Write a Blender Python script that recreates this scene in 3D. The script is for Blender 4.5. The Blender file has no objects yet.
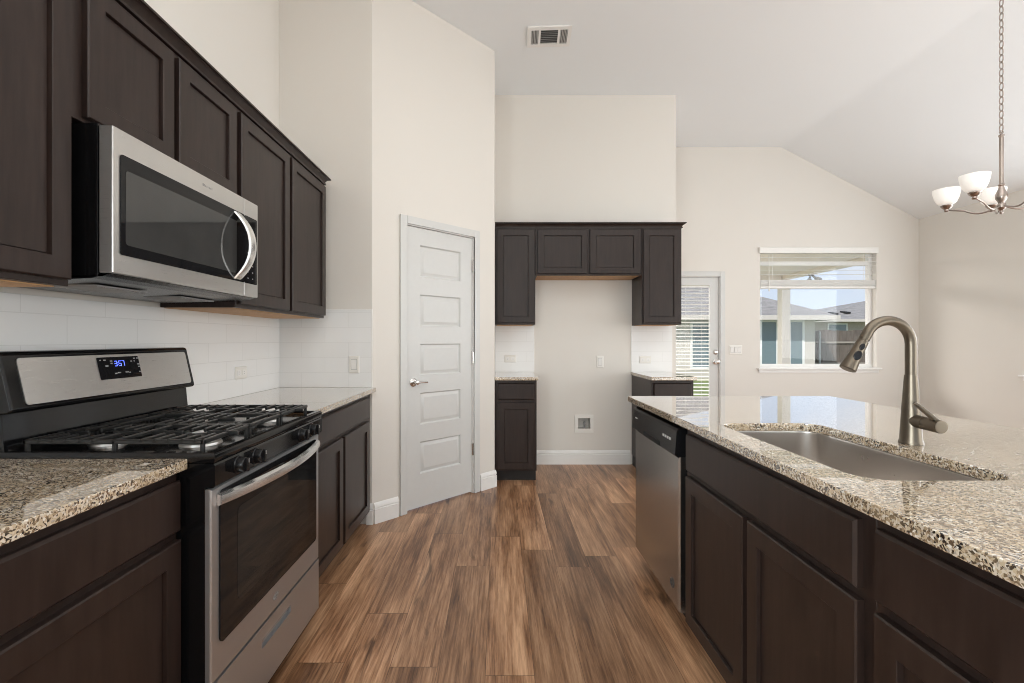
import bpy, bmesh, math, random
from mathutils import Vector, Matrix
from math import sin, cos, pi, radians as R

S = bpy.context.scene
COL = S.collection
H = 1.23          # camera height
F = 470.0         # focal length in pixels of the 1024 x 683 frame

# ------------------------------------------------------------------ camera
cam_d = bpy.data.cameras.new('camera')
cam = bpy.data.objects.new('camera', cam_d)
COL.objects.link(cam)
cam.location = (0, 0, H)
cam.rotation_euler = (R(90), 0, 0)
cam_d.sensor_fit = 'HORIZONTAL'
cam_d.sensor_width = 36
cam_d.lens = 36 * F / 1024
cam_d.shift_x = 13.0 / 1024
cam_d.shift_y = -1.5 / 1024
cam_d.clip_start = 0.02
cam_d.clip_end = 300
S.camera = cam

# ------------------------------------------------------------------ colour management
S.view_settings.view_transform = 'Standard'
S.view_settings.look = 'None'
S.view_settings.gamma = 1
S.view_settings.use_curve_mapping = False
S.view_settings.exposure = -0.06
S.cycles.use_denoising = True
S.cycles.max_bounces = 10
S.cycles.diffuse_bounces = 5
S.cycles.glossy_bounces = 4
S.cycles.transparent_max_bounces = 12
S.cycles.sample_clamp_indirect = 6
S.cycles.filter_width = 1.0

# ------------------------------------------------------------------ sky
W = bpy.data.worlds.new('sky')
S.world = W
W.use_nodes = True
nt = W.node_tree
nt.nodes.clear()
o_ = nt.nodes.new('ShaderNodeOutputWorld')
bg = nt.nodes.new('ShaderNodeBackground')
tc = nt.nodes.new('ShaderNodeTexCoord')
sep = nt.nodes.new('ShaderNodeSeparateXYZ')
rp = nt.nodes.new('ShaderNodeValToRGB')
rp.color_ramp.elements[0].position = 0.0
rp.color_ramp.elements[0].color = (0.66, 0.73, 0.80, 1)
rp.color_ramp.elements[1].position = 0.40
rp.color_ramp.elements[1].color = (0.22, 0.38, 0.68, 1)
nz = nt.nodes.new('ShaderNodeTexNoise')
nz.inputs['Scale'].default_value = 4.5
nz.inputs['Detail'].default_value = 6
cr = nt.nodes.new('ShaderNodeValToRGB')
cr.color_ramp.elements[0].position = 0.46
cr.color_ramp.elements[0].color = (0, 0, 0, 1)
cr.color_ramp.elements[1].position = 0.66
cr.color_ramp.elements[1].color = (1, 1, 1, 1)
mx = nt.nodes.new('ShaderNodeMix')
mx.data_type = 'RGBA'
mx.inputs[7].default_value = (0.76, 0.78, 0.80, 1)
L = nt.links.new
L(tc.outputs['Generated'], sep.inputs[0])
L(sep.outputs['Z'], rp.inputs[0])
L(tc.outputs['Generated'], nz.inputs['Vector'])
L(nz.outputs['Fac'], cr.inputs[0])
L(cr.outputs[0], mx.inputs[0])
L(rp.outputs[0], mx.inputs[6])
L(mx.outputs[2], bg.inputs['Color'])
bg.inputs['Strength'].default_value = 1.3
L(bg.outputs[0], o_.inputs[0])

# ------------------------------------------------------------------ sun and the large soft lights
def sun(name, rot, power, col, angle=1.0):
    d = bpy.data.lights.new(name, 'SUN')
    d.energy = power
    d.color = col
    d.angle = R(angle)
    o = bpy.data.objects.new(name, d)
    COL.objects.link(o)
    o.rotation_euler = rot
    return o

def area(name, loc, rot, sx, sy, power, col):
    d = bpy.data.lights.new(name, 'AREA')
    d.shape = 'RECTANGLE'
    d.size, d.size_y = sx, sy
    d.energy = power
    d.color = col
    o = bpy.data.objects.new(name, d)
    COL.objects.link(o)
    o.location = loc
    o.rotation_euler = rot
    return o

sun('sun', (R(42), 0, R(-38)), 4.4, (1, 0.96, 0.90))
area('rear_fill', (1.9, -3.7, 1.75), (R(84), 0, 0), 5.6, 2.6, 14, (0.965, 1.0, 0.985))  # added frontal fill, standing in for assumed windows behind the camera
area('right_side_fill', (5.2, -0.9, 1.5), (0, R(90), 0), 2.0, 3.0, 50, (0.965, 1.0, 0.985))  # added fill from the right for the left cabinets, no opening there
fl_ = area('ceiling_fill', (4.2, -1.1, 0.8), (0, 0, 0), 2.0, 2.6, 36, (0.95, 1.0, 1.0))  # added unseen panel that brightens the ceiling
area('left_side_fill', (-1.42, -2.3, 1.6), (0, R(-90), 0), 1.6, 2.6, 185, (0.86, 0.965, 1.0))  # added cool fill towards the right wall, no window behind it
fl_.rotation_euler = (Vector((2.6, 0.3, 3.66)) - fl_.location).to_track_quat('-Z', 'Y').to_euler()
area('added_window_fill', (5.275, 1.9, 1.63), (0, R(90), 0), 1.46, 1.42, 36, (0.96, 0.99, 1.0))  # fill panel set in the added right-wall window
area('nook_far_window_daylight', (5.275, 3.98, 1.63), (0, R(90), 0), 1.46, 1.42, 31, (0.96, 0.99, 1.0))
area('overhead_fill', (1.4, 0.5, 3.6), (0, 0, 0), 3.2, 3.4, 50, (1.0, 0.99, 0.96))  # unseen overhead panel added as soft fill, no fixtures modelled
area('patio_fill', (1.8, 7.7, 2.42), (0, 0, 0), 2.0, 1.4, 230, (1.0, 0.96, 0.90))  # added panel hidden from the camera, brightens soffit and patio

# ------------------------------------------------------------------ node helpers
class NT:
    def __init__(s, name):
        s.m = bpy.data.materials.new(name)
        s.m.use_nodes = True
        s.t = s.m.node_tree
        s.b = s.t.nodes['Principled BSDF']
        s.out = s.t.nodes['Material Output']
    def n(s, typ, **kw):
        nd = s.t.nodes.new('ShaderNode' + typ)
        for k, v in kw.items():
            setattr(nd, k, v)
        return nd
    def l(s, a, b):
        s.t.links.new(a, b)
    def val(s, x):
        return x
    def math(s, op, a, b=None, c=None):
        nd = s.n('Math', operation=op)
        for i, x in enumerate((a, b, c)):
            if x is None:
                continue
            if hasattr(x, 'links'):
                s.l(x, nd.inputs[i])
            else:
                nd.inputs[i].default_value = x
        return nd.outputs[0]
    def obj(s):
        return s.n('TexCoord').outputs['Object']
    def mapping(s, vec, scale=(1, 1, 1)):
        nd = s.n('Mapping')
        nd.inputs['Scale'].default_value = scale
        s.l(vec, nd.inputs['Vector'])
        return nd.outputs[0]
    def noise(s, vec, scale, detail=3, rough=0.5, out='Fac'):
        nd = s.n('TexNoise')
        nd.inputs['Scale'].default_value = scale
        nd.inputs['Detail'].default_value = detail
        nd.inputs['Roughness'].default_value = rough
        if vec is not None:
            s.l(vec, nd.inputs['Vector'])
        return nd.outputs[out]
    def ramp(s, fac, stops, interp='LINEAR'):
        nd = s.n('ValToRGB')
        cr = nd.color_ramp
        cr.interpolation = interp
        while len(cr.elements) < len(stops):
            cr.elements.new(0.5)
        for e, (p, c) in zip(cr.elements, stops):
            e.position = p
            e.color = (*c, 1) if len(c) == 3 else c
        s.l(fac, nd.inputs[0])
        return nd.outputs[0]
    def mix(s, fac, a, b, blend='MIX'):
        nd = s.n('Mix', data_type='RGBA', blend_type=blend)
        for i, x in ((0, fac), (6, a), (7, b)):
            if hasattr(x, 'links'):
                s.l(x, nd.inputs[i])
            else:
                nd.inputs[i].default_value = x if i == 0 else (*x, 1)
        return nd.outputs[2]
    def base(s, c):
        if hasattr(c, 'links'):
            s.l(c, s.b.inputs['Base Color'])
        else:
            s.b.inputs['Base Color'].default_value = (*c, 1)
        return s
    def set(s, **kw):
        for k, v in kw.items():
            key = k.replace('_', ' ')
            if hasattr(v, 'links'):
                s.l(v, s.b.inputs[key])
            else:
                s.b.inputs[key].default_value = v
        return s
    def bump(s, h, strength=0.2, dist=0.002):
        nd = s.n('Bump')
        nd.inputs['Strength'].default_value = strength
        nd.inputs['Distance'].default_value = dist
        s.l(h, nd.inputs['Height'])
        s.l(nd.outputs[0], s.b.inputs['Normal'])
        return s

def plain(name, col, rough=0.5, metal=0.0, var=0.06, scale=30, **kw):
    a = NT(name)
    f = a.noise(a.obj(), scale, 3)
    c0 = tuple(x * (1 - var) for x in col)
    c1 = tuple(min(1, x * (1 + var)) for x in col)
    a.base(a.ramp(f, [(0.3, c0), (0.7, c1)]))
    a.set(Roughness=rough, Metallic=metal)
    for k, v in kw.items():
        a.set(**{k: v})
    return a.m

def paint(name, col, bump=0.25):
    a = NT(name)
    v = a.obj()
    f = a.noise(v, 1.7, 2)
    a.base(a.ramp(f, [(0.3, tuple(x * 0.995 for x in col)), (0.7, col)]))
    a.set(Roughness=0.75)
    a.bump(a.noise(v, 130, 2), bump, 0.0012)
    return a.m

def brushed(name, col, rough, scale=(2, 2, 260), metal=1.0):
    a = NT(name)
    v = a.mapping(a.obj(), scale)
    f = a.noise(v, 6.0, 2)
    a.base(a.ramp(f, [(0.3, tuple(x * 0.98 for x in col)), (0.7, col)]))
    a.set(Metallic=metal, Roughness=a.math('ADD', a.math('MULTIPLY', f, 0.03), rough - 0.015))
    return a.m

def wood(name, dark, light, rough, scale=(14, 14, 1.6), spec=0.5):
    a = NT(name)
    v = a.mapping(a.obj(), scale)
    f = a.noise(v, 3.0, 6, 0.6)
    a.base(a.ramp(f, [(0.3, dark), (0.72, light)]))
    a.set(Roughness=rough)
    a.b.inputs['Specular IOR Level'].default_value = spec
    a.bump(f, 0.05, 0.0008)
    return a.m

M = {}
M['wall'] = paint('wall_paint', (0.735, 0.702, 0.655))
M['ceiling'] = paint('ceiling_paint', (0.835, 0.855, 0.87), 0.35)
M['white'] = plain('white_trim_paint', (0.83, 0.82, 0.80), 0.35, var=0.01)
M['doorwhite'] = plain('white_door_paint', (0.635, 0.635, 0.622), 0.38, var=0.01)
M['plastic'] = plain('white_plastic', (0.80, 0.78, 0.74), 0.35, var=0.01)
M['blind'] = plain('white_blind_slats', (0.82, 0.81, 0.78), 0.45, var=0.01)
M['espresso'] = wood('espresso_stained_wood', (0.0165, 0.0098, 0.0080), (0.0330, 0.0206, 0.0170), 0.34, spec=0.36)
M['toe'] = plain('toe_kick_dark', (0.012, 0.009, 0.008), 0.6)
M['maple'] = wood('raw_maple_ply', (0.50, 0.29, 0.14), (0.62, 0.38, 0.20), 0.6)
M['steel'] = brushed('brushed_stainless', (0.68, 0.67, 0.655), 0.28, metal=0.95)
M['brightsteel'] = brushed('polished_stainless', (0.82, 0.82, 0.81), 0.24, (3, 3, 3), 0.9)
M['steel_d'] = brushed('dark_brushed_stainless', (0.50, 0.49, 0.475), 0.26)
M['steel_h'] = brushed('brushed_stainless_fine', (0.46, 0.47, 0.485), 0.33, metal=0.8)
M['sinksteel'] = brushed('sink_stainless', (0.66, 0.62, 0.585), 0.28, (2, 2, 2))
M['nickel'] = brushed('brushed_bronze_nickel', (0.165, 0.140, 0.110), 0.33, (3, 3, 3))
M['satin'] = brushed('satin_nickel', (0.36, 0.31, 0.28), 0.30, (3, 3, 3))
M['chrome'] = plain('satin_chrome', (0.70, 0.68, 0.66), 0.15, 1.0, 0.02)
M['blackgloss'] = plain('black_enamel', (0.005, 0.005, 0.0055), 0.10, var=0.1)
M['iron'] = plain('cast_iron', (0.016, 0.016, 0.016), 0.30, var=0.2, scale=120)
M['blackplastic'] = plain('black_plastic', (0.008, 0.008, 0.009), 0.26, var=0.1)
M['blackplastic'].node_tree.nodes['Principled BSDF'].inputs['Specular IOR Level'].default_value = 0.35
M['dark'] = plain('dark_void', (0.006, 0.006, 0.006), 0.8)
M['ovenglass'] = plain('dark_oven_glass', (0.010, 0.010, 0.011), 0.04, var=0.05)
M['ovenpane'] = plain('smoked_inner_pane', (0.045, 0.045, 0.044), 0.025, var=0.1, scale=9)
M['ovenin'] = plain('smoked_oven_pane', (0.018, 0.018, 0.018), 0.03, var=0.1, scale=9)
M['blackgloss'].node_tree.nodes['Principled BSDF'].inputs['Specular IOR Level'].default_value = 0.38
for k_ in ('ovenglass', 'ovenin'):
    M[k_].node_tree.nodes['Principled BSDF'].inputs['Specular IOR Level'].default_value = 0.24
M['alum'] = plain('burner_aluminium', (0.72, 0.71, 0.69), 0.35, 1.0)
M['ink'] = plain('pale_legend_ink', (0.55, 0.55, 0.55), 0.5)
M['grayink'] = plain('grey_logo_ink', (0.30, 0.30, 0.30), 0.4)
M['darkink'] = plain('dark_badge_ink', (0.05, 0.05, 0.05), 0.4)
M['concrete'] = plain('patio_concrete', (0.42, 0.40, 0.37), 0.85, var=0.12, scale=12)
M['siding'] = plain('cream_siding', (0.60, 0.55, 0.50), 0.8, var=0.04)
M['soffit'] = plain('cream_soffit', (0.78, 0.72, 0.62), 0.7, var=0.02)
M['fence'] = wood('weathered_fence_boards', (0.085, 0.07, 0.06), (0.20, 0.165, 0.14), 0.85, (9, 9, 0.8), 0.2)
M['housewin'] = plain('house_window_glass', (0.16, 0.22, 0.24), 0.08)
M['grass'] = plain('lawn_grass', (0.17, 0.22, 0.07), 0.9, var=0.45, scale=7)
M['brickhouse'] = plain('tan_brick', (0.42, 0.36, 0.30), 0.85, var=0.15, scale=25)

def m_shingle():
    a = NT('grey_roof_shingles')
    v = a.obj()
    f = a.noise(v, 5.0, 5, 0.7)
    g = a.noise(a.mapping(v, (1, 1, 12)), 2.0, 3)
    a.base(a.mix(0.5, a.ramp(f, [(0.3, (0.17, 0.16, 0.15)), (0.7, (0.32, 0.30, 0.28))]),
                 a.ramp(g, [(0.35, (0.18, 0.17, 0.16)), (0.65, (0.34, 0.32, 0.30))])))
    a.set(Roughness=0.9)
    return a.m
M['shingle'] = m_shingle()

def m_granite():
    a = NT('speckled_granite')
    v = a.obj()
    w = a.n('VectorMath', operation='MULTIPLY_ADD')
    nz = a.noise(v, 55, 2, out='Color')
    a.l(nz, w.inputs[0])
    w.inputs[1].default_value = (0.012, 0.012, 0.012)
    a.l(v, w.inputs[2])
    wv = w.outputs[0]
    v1 = a.n('TexVoronoi')
    v1.inputs['Scale'].default_value = 230
    a.l(wv, v1.inputs['Vector'])
    sp = a.n('SeparateColor')
    a.l(v1.outputs['Color'], sp.inputs[0])
    c = a.ramp(sp.outputs[0], [(0.0, (0.024, 0.017, 0.013)), (0.13, (0.14, 0.092, 0.058)), (0.24, (0.36, 0.27, 0.18)),
                               (0.38, (0.60, 0.49, 0.35)), (0.66, (0.71, 0.635, 0.53)), (0.89, (0.40, 0.37, 0.335)),
                               (0.94, (0.86, 0.83, 0.77))], 'CONSTANT')
    v2 = a.n('TexVoronoi')
    v2.inputs['Scale'].default_value = 330
    a.l(wv, v2.inputs['Vector'])
    sp2 = a.n('SeparateColor')
    a.l(v2.outputs['Color'], sp2.inputs[0])
    k = a.ramp(sp2.outputs[1], [(0.0, (1, 1, 1)), (0.11, (0, 0, 0))], 'CONSTANT')
    c2 = a.mix(k, c, (0.04, 0.032, 0.028))
    big = a.noise(v, 16, 3)
    c3 = a.mix(a.ramp(big, [(0.42, (0, 0, 0)), (0.66, (0.45, 0.45, 0.45))]), c2, (0.50, 0.37, 0.23))
    a.base(c3)
    a.set(Roughness=0.02)
    a.b.inputs['IOR'].default_value = 1.9
    a.b.inputs['Coat Weight'].default_value = 1.0
    a.b.inputs['Coat IOR'].default_value = 1.6
    a.b.inputs['Coat Roughness'].default_value = 0.02
    return a.m
M['granite'] = m_granite()

def m_tile():
    a = NT('white_subway_tile')
    s = a.n('SeparateXYZ')
    a.l(a.obj(), s.inputs[0])
    cb = a.n('CombineXYZ')
    a.l(s.outputs[0], cb.inputs[0])
    a.l(s.outputs[2], cb.inputs[1])
    b = a.n('TexBrick')
    b.offset = 0.5
    b.inputs['Scale'].default_value = 1
    b.inputs['Brick Width'].default_value = 0.31
    b.inputs['Row Height'].default_value = 0.1
    b.inputs['Mortar Size'].default_value = 0.0013
    b.inputs['Mortar Smooth'].default_value = 0.3
    b.inputs['Color1'].default_value = (0.85, 0.85, 0.845, 1)
    b.inputs['Color2'].default_value = (0.835, 0.835, 0.83, 1)
    b.inputs['Mortar'].default_value = (0.75, 0.75, 0.74, 1)
    a.l(cb.outputs[0], b.inputs['Vector'])
    a.base(b.outputs['Color'])
    a.set(Roughness=0.16)
    a.bump(a.math('SUBTRACT', 1.0, b.outputs['Fac']), 0.4, 0.0012)
    return a.m
M['tile'] = m_tile()

def m_floor():
    a = NT('brown_plank_floor')
    s = a.n('SeparateXYZ')
    a.l(a.obj(), s.inputs[0])
    PW, PL = 0.18, 1.22
    u = a.math('DIVIDE', a.math('ADD', s.outputs[0], 20.03), PW)
    i = a.math('FLOOR', u)
    fu = a.math('FRACT', u)
    wn = a.n('TexWhiteNoise', noise_dimensions='1D')
    a.l(i, wn.inputs['W'])
    w = a.math('DIVIDE', a.math('ADD', s.outputs[1], a.math('MULTIPLY_ADD', wn.outputs['Value'], PL * 3, 20.0)), PL)
    j = a.math('FLOOR', w)
    fw = a.math('FRACT', w)
    cb = a.n('CombineXYZ')
    a.l(i, cb.inputs[0]); a.l(j, cb.inputs[1])
    w2 = a.n('TexWhiteNoise', noise_dimensions='3D')
    a.l(cb.outputs[0], w2.inputs['Vector'])
    # grain coordinates, shifted plank by plank
    gv = a.n('CombineXYZ')
    a.l(a.math('MULTIPLY_ADD', w2.outputs['Value'], 37.0, s.outputs[0]), gv.inputs[0])
    a.l(a.math('MULTIPLY', s.outputs[1], 0.11), gv.inputs[1])
    a.l(a.math('MULTIPLY', w2.outputs['Value'], 11.0), gv.inputs[2])
    g1 = a.noise(gv.outputs[0], 11, 6, 0.66)
    g2 = a.noise(a.mapping(gv.outputs[0], (1, 0.35, 1)), 95, 5, 0.7)
    g3 = a.noise(gv.outputs[0], 4.0, 3, 0.6)
    g = a.math('ADD', a.math('ADD', a.math('MULTIPLY', g1, 0.40), a.math('MULTIPLY', g2, 0.34)), a.math('MULTIPLY', g3, 0.26))
    c = a.ramp(g, [(0.385, (0.075, 0.032, 0.015)), (0.45, (0.19, 0.092, 0.046)), (0.515, (0.34, 0.185, 0.102)), (0.61, (0.56, 0.34, 0.205))])
    # dark mineral streaks and knots
    kn = a.n('TexNoise')
    kn.inputs['Scale'].default_value = 7
    kn.inputs['Detail'].default_value = 5
    kn.inputs['Distortion'].default_value = 1.2
    a.l(a.mapping(gv.outputs[0], (1.3, 1.7, 1)), kn.inputs['Vector'])
    kf = a.ramp(kn.outputs['Fac'], [(0.28, (1, 1, 1)), (0.36, (0, 0, 0))])
    c = a.mix(a.math('MULTIPLY', kf, 0.75), c, (0.045, 0.020, 0.011))
    tint = a.ramp(w2.outputs['Value'], [(0.0, (0.74, 0.72, 0.69)), (0.5, (1.08, 1.07, 1.04)), (1.0, (1.42, 1.41, 1.40))])
    c = a.mix(1.0, c, tint, 'MULTIPLY')
    ex = a.math('MINIMUM', fu, a.math('SUBTRACT', 1.0, fu))
    ew = a.math('MINIMUM', fw, a.math('SUBTRACT', 1.0, fw))
    jx = a.math('LESS_THAN', ex, 0.0045)
    jw = a.math('LESS_THAN', ew, 0.0012)
    jn = a.math('MAXIMUM', jx, jw)
    c = a.mix(a.math('MULTIPLY', jn, 0.7), c, (0.035, 0.018, 0.010))
    a.base(c)
    a.set(Roughness=a.math('MULTIPLY_ADD', g2, 0.14, 0.24))
    a.bump(a.math('SUBTRACT', g, a.math('MULTIPLY', jn, 0.6)), 0.12, 0.0015)
    return a.m
M['floor'] = m_floor()

def m_glass():
    a = NT('clear_window_glass')
    tr = a.n('BsdfTransparent')
    tr.inputs[0].default_value = (0.98, 0.98, 0.985, 1)
    gl = a.n('BsdfGlossy')
    gl.inputs['Roughness'].default_value = 0.01
    lw = a.n('LayerWeight')
    lw.inputs['Blend'].default_value = 0.35
    mxs = a.n('MixShader')
    a.l(a.math('MULTIPLY_ADD', lw.outputs['Fresnel'], 0.16, 0.008), mxs.inputs[0])
    a.l(tr.outputs[0], mxs.inputs[1])
    a.l(gl.outputs[0], mxs.inputs[2])
    a.l(mxs.outputs[0], a.out.inputs[0])
    return a.m
M['glass'] = m_glass()

def m_emit(name, col, strength, base=(0.8, 0.8, 0.8)):
    a = NT(name)
    f = a.noise(a.obj(), 25, 2)
    a.base(a.ramp(f, [(0.3, tuple(x * 0.97 for x in base)), (0.7, base)]))
    a.b.inputs['Emission Color'].default_value = (*col, 1)
    a.b.inputs['Emission Strength'].default_value = strength
    a.set(Roughness=0.3)
    return a.m
M['shade'] = m_emit('lit_white_glass', (1.0, 0.94, 0.86), 0.32, (0.85, 0.83, 0.80))
M['bulb'] = m_emit('lit_bulb', (1.0, 0.86, 0.66), 6.0)
M['blue'] = m_emit('blue_clock_digits', (0.10, 0.16, 1.0), 3.5, (0.05, 0.05, 0.4))

# ------------------------------------------------------------------ mesh helpers
class MB:
    def __init__(s):
        s.bm = bmesh.new()
    def _add(s, verts, faces):
        vs = [s.bm.verts.new(v) for v in verts]
        for f in faces:
            try:
                s.bm.faces.new([vs[i] for i in f])
            except ValueError:
                pass
    def merge(s, other):
        idx = {v: i for i, v in enumerate(other.verts)}
        s._add([v.co.copy() for v in other.verts], [[idx[v] for v in f.verts] for f in other.faces])
        other.free()
    def box(s, x0, x1, y0, y1, z0, z1, b=0.0, seg=2):
        t = bmesh.new()
        bmesh.ops.create_cube(t, size=1)
        for v in t.verts:
            v.co = Vector(((x0 + x1) / 2 + v.co.x * (x1 - x0), (y0 + y1) / 2 + v.co.y * (y1 - y0), (z0 + z1) / 2 + v.co.z * (z1 - z0)))
        if b > 0:
            bmesh.ops.bevel(t, geom=t.edges[:], offset=b, segments=seg, profile=0.5, affect='EDGES')
        s.merge(t)
        return s
    def rings(s, P, U, V, N, w, h, prof, cap0=True, cap1=True):
        P, U, V, N = map(Vector, (P, U, V, N))
        vs, n = [], len(prof)
        for (i, d) in prof:
            for (a, b) in ((i, i), (w - i, i), (w - i, h - i), (i, h - i)):
                vs.append(P + U * a + V * b + N * d)
        fs = []
        for k in range(n - 1):
            for q in range(4):
                r = (q + 1) % 4
                fs.append((k * 4 + q, k * 4 + r, (k + 1) * 4 + r, (k + 1) * 4 + q))
        if cap0:
            fs.append((3, 2, 1, 0))
        if cap1:
            m = (n - 1) * 4
            fs.append((m, m + 1, m + 2, m + 3))
        s._add(vs, fs)
        return s
    def prism(s, pts, axis, a0, a1):
        """closed outline pts (2-D) extruded along axis ('x','y','z') from a0 to a1"""
        def P(p, a):
            return {'x': (a, p[0], p[1]), 'y': (p[0], a, p[1]), 'z': (p[0], p[1], a)}[axis]
        n = len(pts)
        vs = [P(p, a0) for p in pts] + [P(p, a1) for p in pts]
        fs = [tuple(range(n - 1, -1, -1)), tuple(range(n, 2 * n))]
        for i in range(n):
            j = (i + 1) % n
            fs.append((i, j, n + j, n + i))
        t = bmesh.new()
        bv = [t.verts.new(v) for v in vs]
        for f in fs:
            t.faces.new([bv[i] for i in f])
        bmesh.ops.recalc_face_normals(t, faces=t.faces[:])
        s.merge(t)
        return s
    def plate(s, outline, holes, axis, a0, a1):
        """outline with holes (2-D loops) made into a slab between a0 and a1 along axis"""
        def P(p, a):
            return {'x': (a, p[0], p[1]), 'y': (p[0], a, p[1]), 'z': (p[0], p[1], a)}[axis]
        t = bmesh.new()
        loops = [outline] + list(holes)
        sides = []
        for a in (a0, a1):
            es, ls = [], []
            for lp in loops:
                vs = [t.verts.new(P(p, a)) for p in lp]
                es += [t.edges.new((vs[i], vs[(i + 1) % len(vs)])) for i in range(len(vs))]
                ls.append(vs)
            bmesh.ops.triangle_fill(t, use_beauty=True, use_dissolve=False, edges=es)
            sides.append(ls)
        for l0, l1 in zip(*sides):
            n = len(l0)
            for i in range(n):
                j = (i + 1) % n
                t.faces.new((l0[i], l0[j], l1[j], l1[i]))
        bmesh.ops.recalc_face_normals(t, faces=t.faces[:])
        s.merge(t)
        return s
    def tube(s, pts, rad, seg=12, caps=True, flat=1.0):
        pts = [Vector(p) for p in pts]
        n = len(pts)
        rs = rad if isinstance(rad, (list, tuple)) else [rad] * n
        T = []
        for i in range(n):
            d = pts[min(i + 1, n - 1)] - pts[max(i - 1, 0)]
            T.append(d.normalized())
        up = Vector((0, 0, 1)) if abs(T[0].z) < 0.9 else Vector((1, 0, 0))
        A = T[0].cross(up).normalized()
        vs = []
        for i in range(n):
            A = (A - T[i] * A.dot(T[i])).normalized()
            B = T[i].cross(A)
            for k in range(seg):
                th = 2 * pi * k / seg
                vs.append(pts[i] + (A * cos(th) + B * sin(th) * flat) * rs[i])
        fs = []
        for i in range(n - 1):
            for k in range(seg):
                j = (k + 1) % seg
                fs.append((i * seg + k, i * seg + j, (i + 1) * seg + j, (i + 1) * seg + k))
        if caps:
            fs.append(tuple(range(seg - 1, -1, -1)))
            fs.append(tuple((n - 1) * seg + k for k in range(seg)))
        s._add(vs, fs)
        return s
    def lathe(s, prof, c, axis='z', seg=28):
        """(radius, height) profile turned about an axis through c"""
        c = Vector(c)
        ex = {'z': ((1, 0, 0), (0, 1, 0), (0, 0, 1)), 'y': ((1, 0, 0), (0, 0, 1), (0, -1, 0)), 'x': ((0, 1, 0), (0, 0, 1), (1, 0, 0))}[axis]
        X, Y, Z = map(Vector, ex)
        vs, n = [], len(prof)
        for (r, h) in prof:
            for k in range(seg):
                th = 2 * pi * k / seg
                vs.append(c + Z * h + (X * cos(th) + Y * sin(th)) * max(r, 1e-5))
        fs = []
        for i in range(n - 1):
            for k in range(seg):
                j = (k + 1) % seg
                fs.append((i * seg + k, i * seg + j, (i + 1) * seg + j, (i + 1) * seg + k))
        if prof[0][0] > 1e-4:
            fs.append(tuple(range(seg - 1, -1, -1)))
        if prof[-1][0] > 1e-4:
            fs.append(tuple((n - 1) * seg + k for k in range(seg)))
        s._add(vs, fs)
        return s
    def build(s, name, mat, parent=None, smooth=True, angle=35, local=True, recalc=True):
        if recalc:
            bmesh.ops.remove_doubles(s.bm, verts=s.bm.verts[:], dist=1e-6)
            bmesh.ops.recalc_face_normals(s.bm, faces=s.bm.faces[:])
        me = bpy.data.meshes.new(name)
        s.bm.to_mesh(me)
        s.bm.free()
        if smooth:
            for p in me.polygons:
                p.use_smooth = True
            me.set_sharp_from_angle(angle=R(angle))
        me.materials.append(M[mat] if isinstance(mat, str) else mat)
        o = bpy.data.objects.new(name, me)
        if smooth:
            wn = o.modifiers.new('weighted_normals', 'WEIGHTED_NORMAL')
            wn.mode = 'FACE_AREA'
            wn.weight = 90
            wn.keep_sharp = True
        COL.objects.link(o)
        if parent is not None:
            o.parent = parent
        if not local and parent is not None:      # coordinates were given in the room's frame
            mw = Matrix.Identity(4)
            p = parent
            while p is not None:
                mw = Matrix.LocRotScale(p.location, p.rotation_euler, None) @ mw
                p = p.parent
            me.transform(mw.inverted())
        return o

def tag(o, label, cat, group=None, kind=None):
    o['label'] = label
    o['category'] = cat
    if group:
        o['group'] = group
    if kind:
        o['kind'] = kind
    return o

def thing(name, label, cat, loc=(0, 0, 0), rz=0.0, group=None, kind=None):
    o = bpy.data.objects.new(name, None)
    o.empty_display_size = 0.05
    COL.objects.link(o)
    o.location = loc
    o.rotation_euler = (0, 0, R(rz))
    return tag(o, label, cat, group, kind)

def dup(root, loc, rz, label):
    r = root.copy()
    COL.objects.link(r)
    r.location = loc
    r.rotation_euler = (0, 0, R(rz))
    r['label'] = label
    for ch in list(root.children):
        c = ch.copy()
        COL.objects.link(c)
        c.parent = r
        for g in list(ch.children):
            d = g.copy()
            COL.objects.link(d)
            d.parent = c
    return r

def rrect(x0, x1, y0, y1, r, seg=6):
    pts = []
    for cx, cy, a in ((x1 - r, y1 - r, 0), (x0 + r, y1 - r, 90), (x0 + r, y0 + r, 180), (x1 - r, y0 + r, 270)):
        for k in range(seg + 1):
            t = R(a + 90 * k / seg)
            pts.append((cx + r * cos(t), cy + r * sin(t)))
    return pts

def rect(x0, x1, z0, z1):
    return [(x0, z0), (x1, z0), (x1, z1), (x0, z1)]

# ================================================================== the room
XL, XR = -1.47, 5.29          # left and right walls
YS = 3.14                     # stub wall behind the counter's end
YF = 4.66                     # fridge alcove wall
YB = 5.92                     # far wall of the breakfast nook
YR = -4.0                     # rear wall behind the camera
CZ = 3.66                     # flat ceiling
XC = 3.55                     # crease where the ceiling starts to slope
EZ = 2.75                     # ceiling height at the right wall
AL = 0.81                     # plan offset of the angled pantry wall
AX, AY = -0.848, YS
SLOPE = (CZ - EZ) / (XR - XC)

def structure(o, label, cat):
    return tag(o, label, cat, kind='structure')

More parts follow.
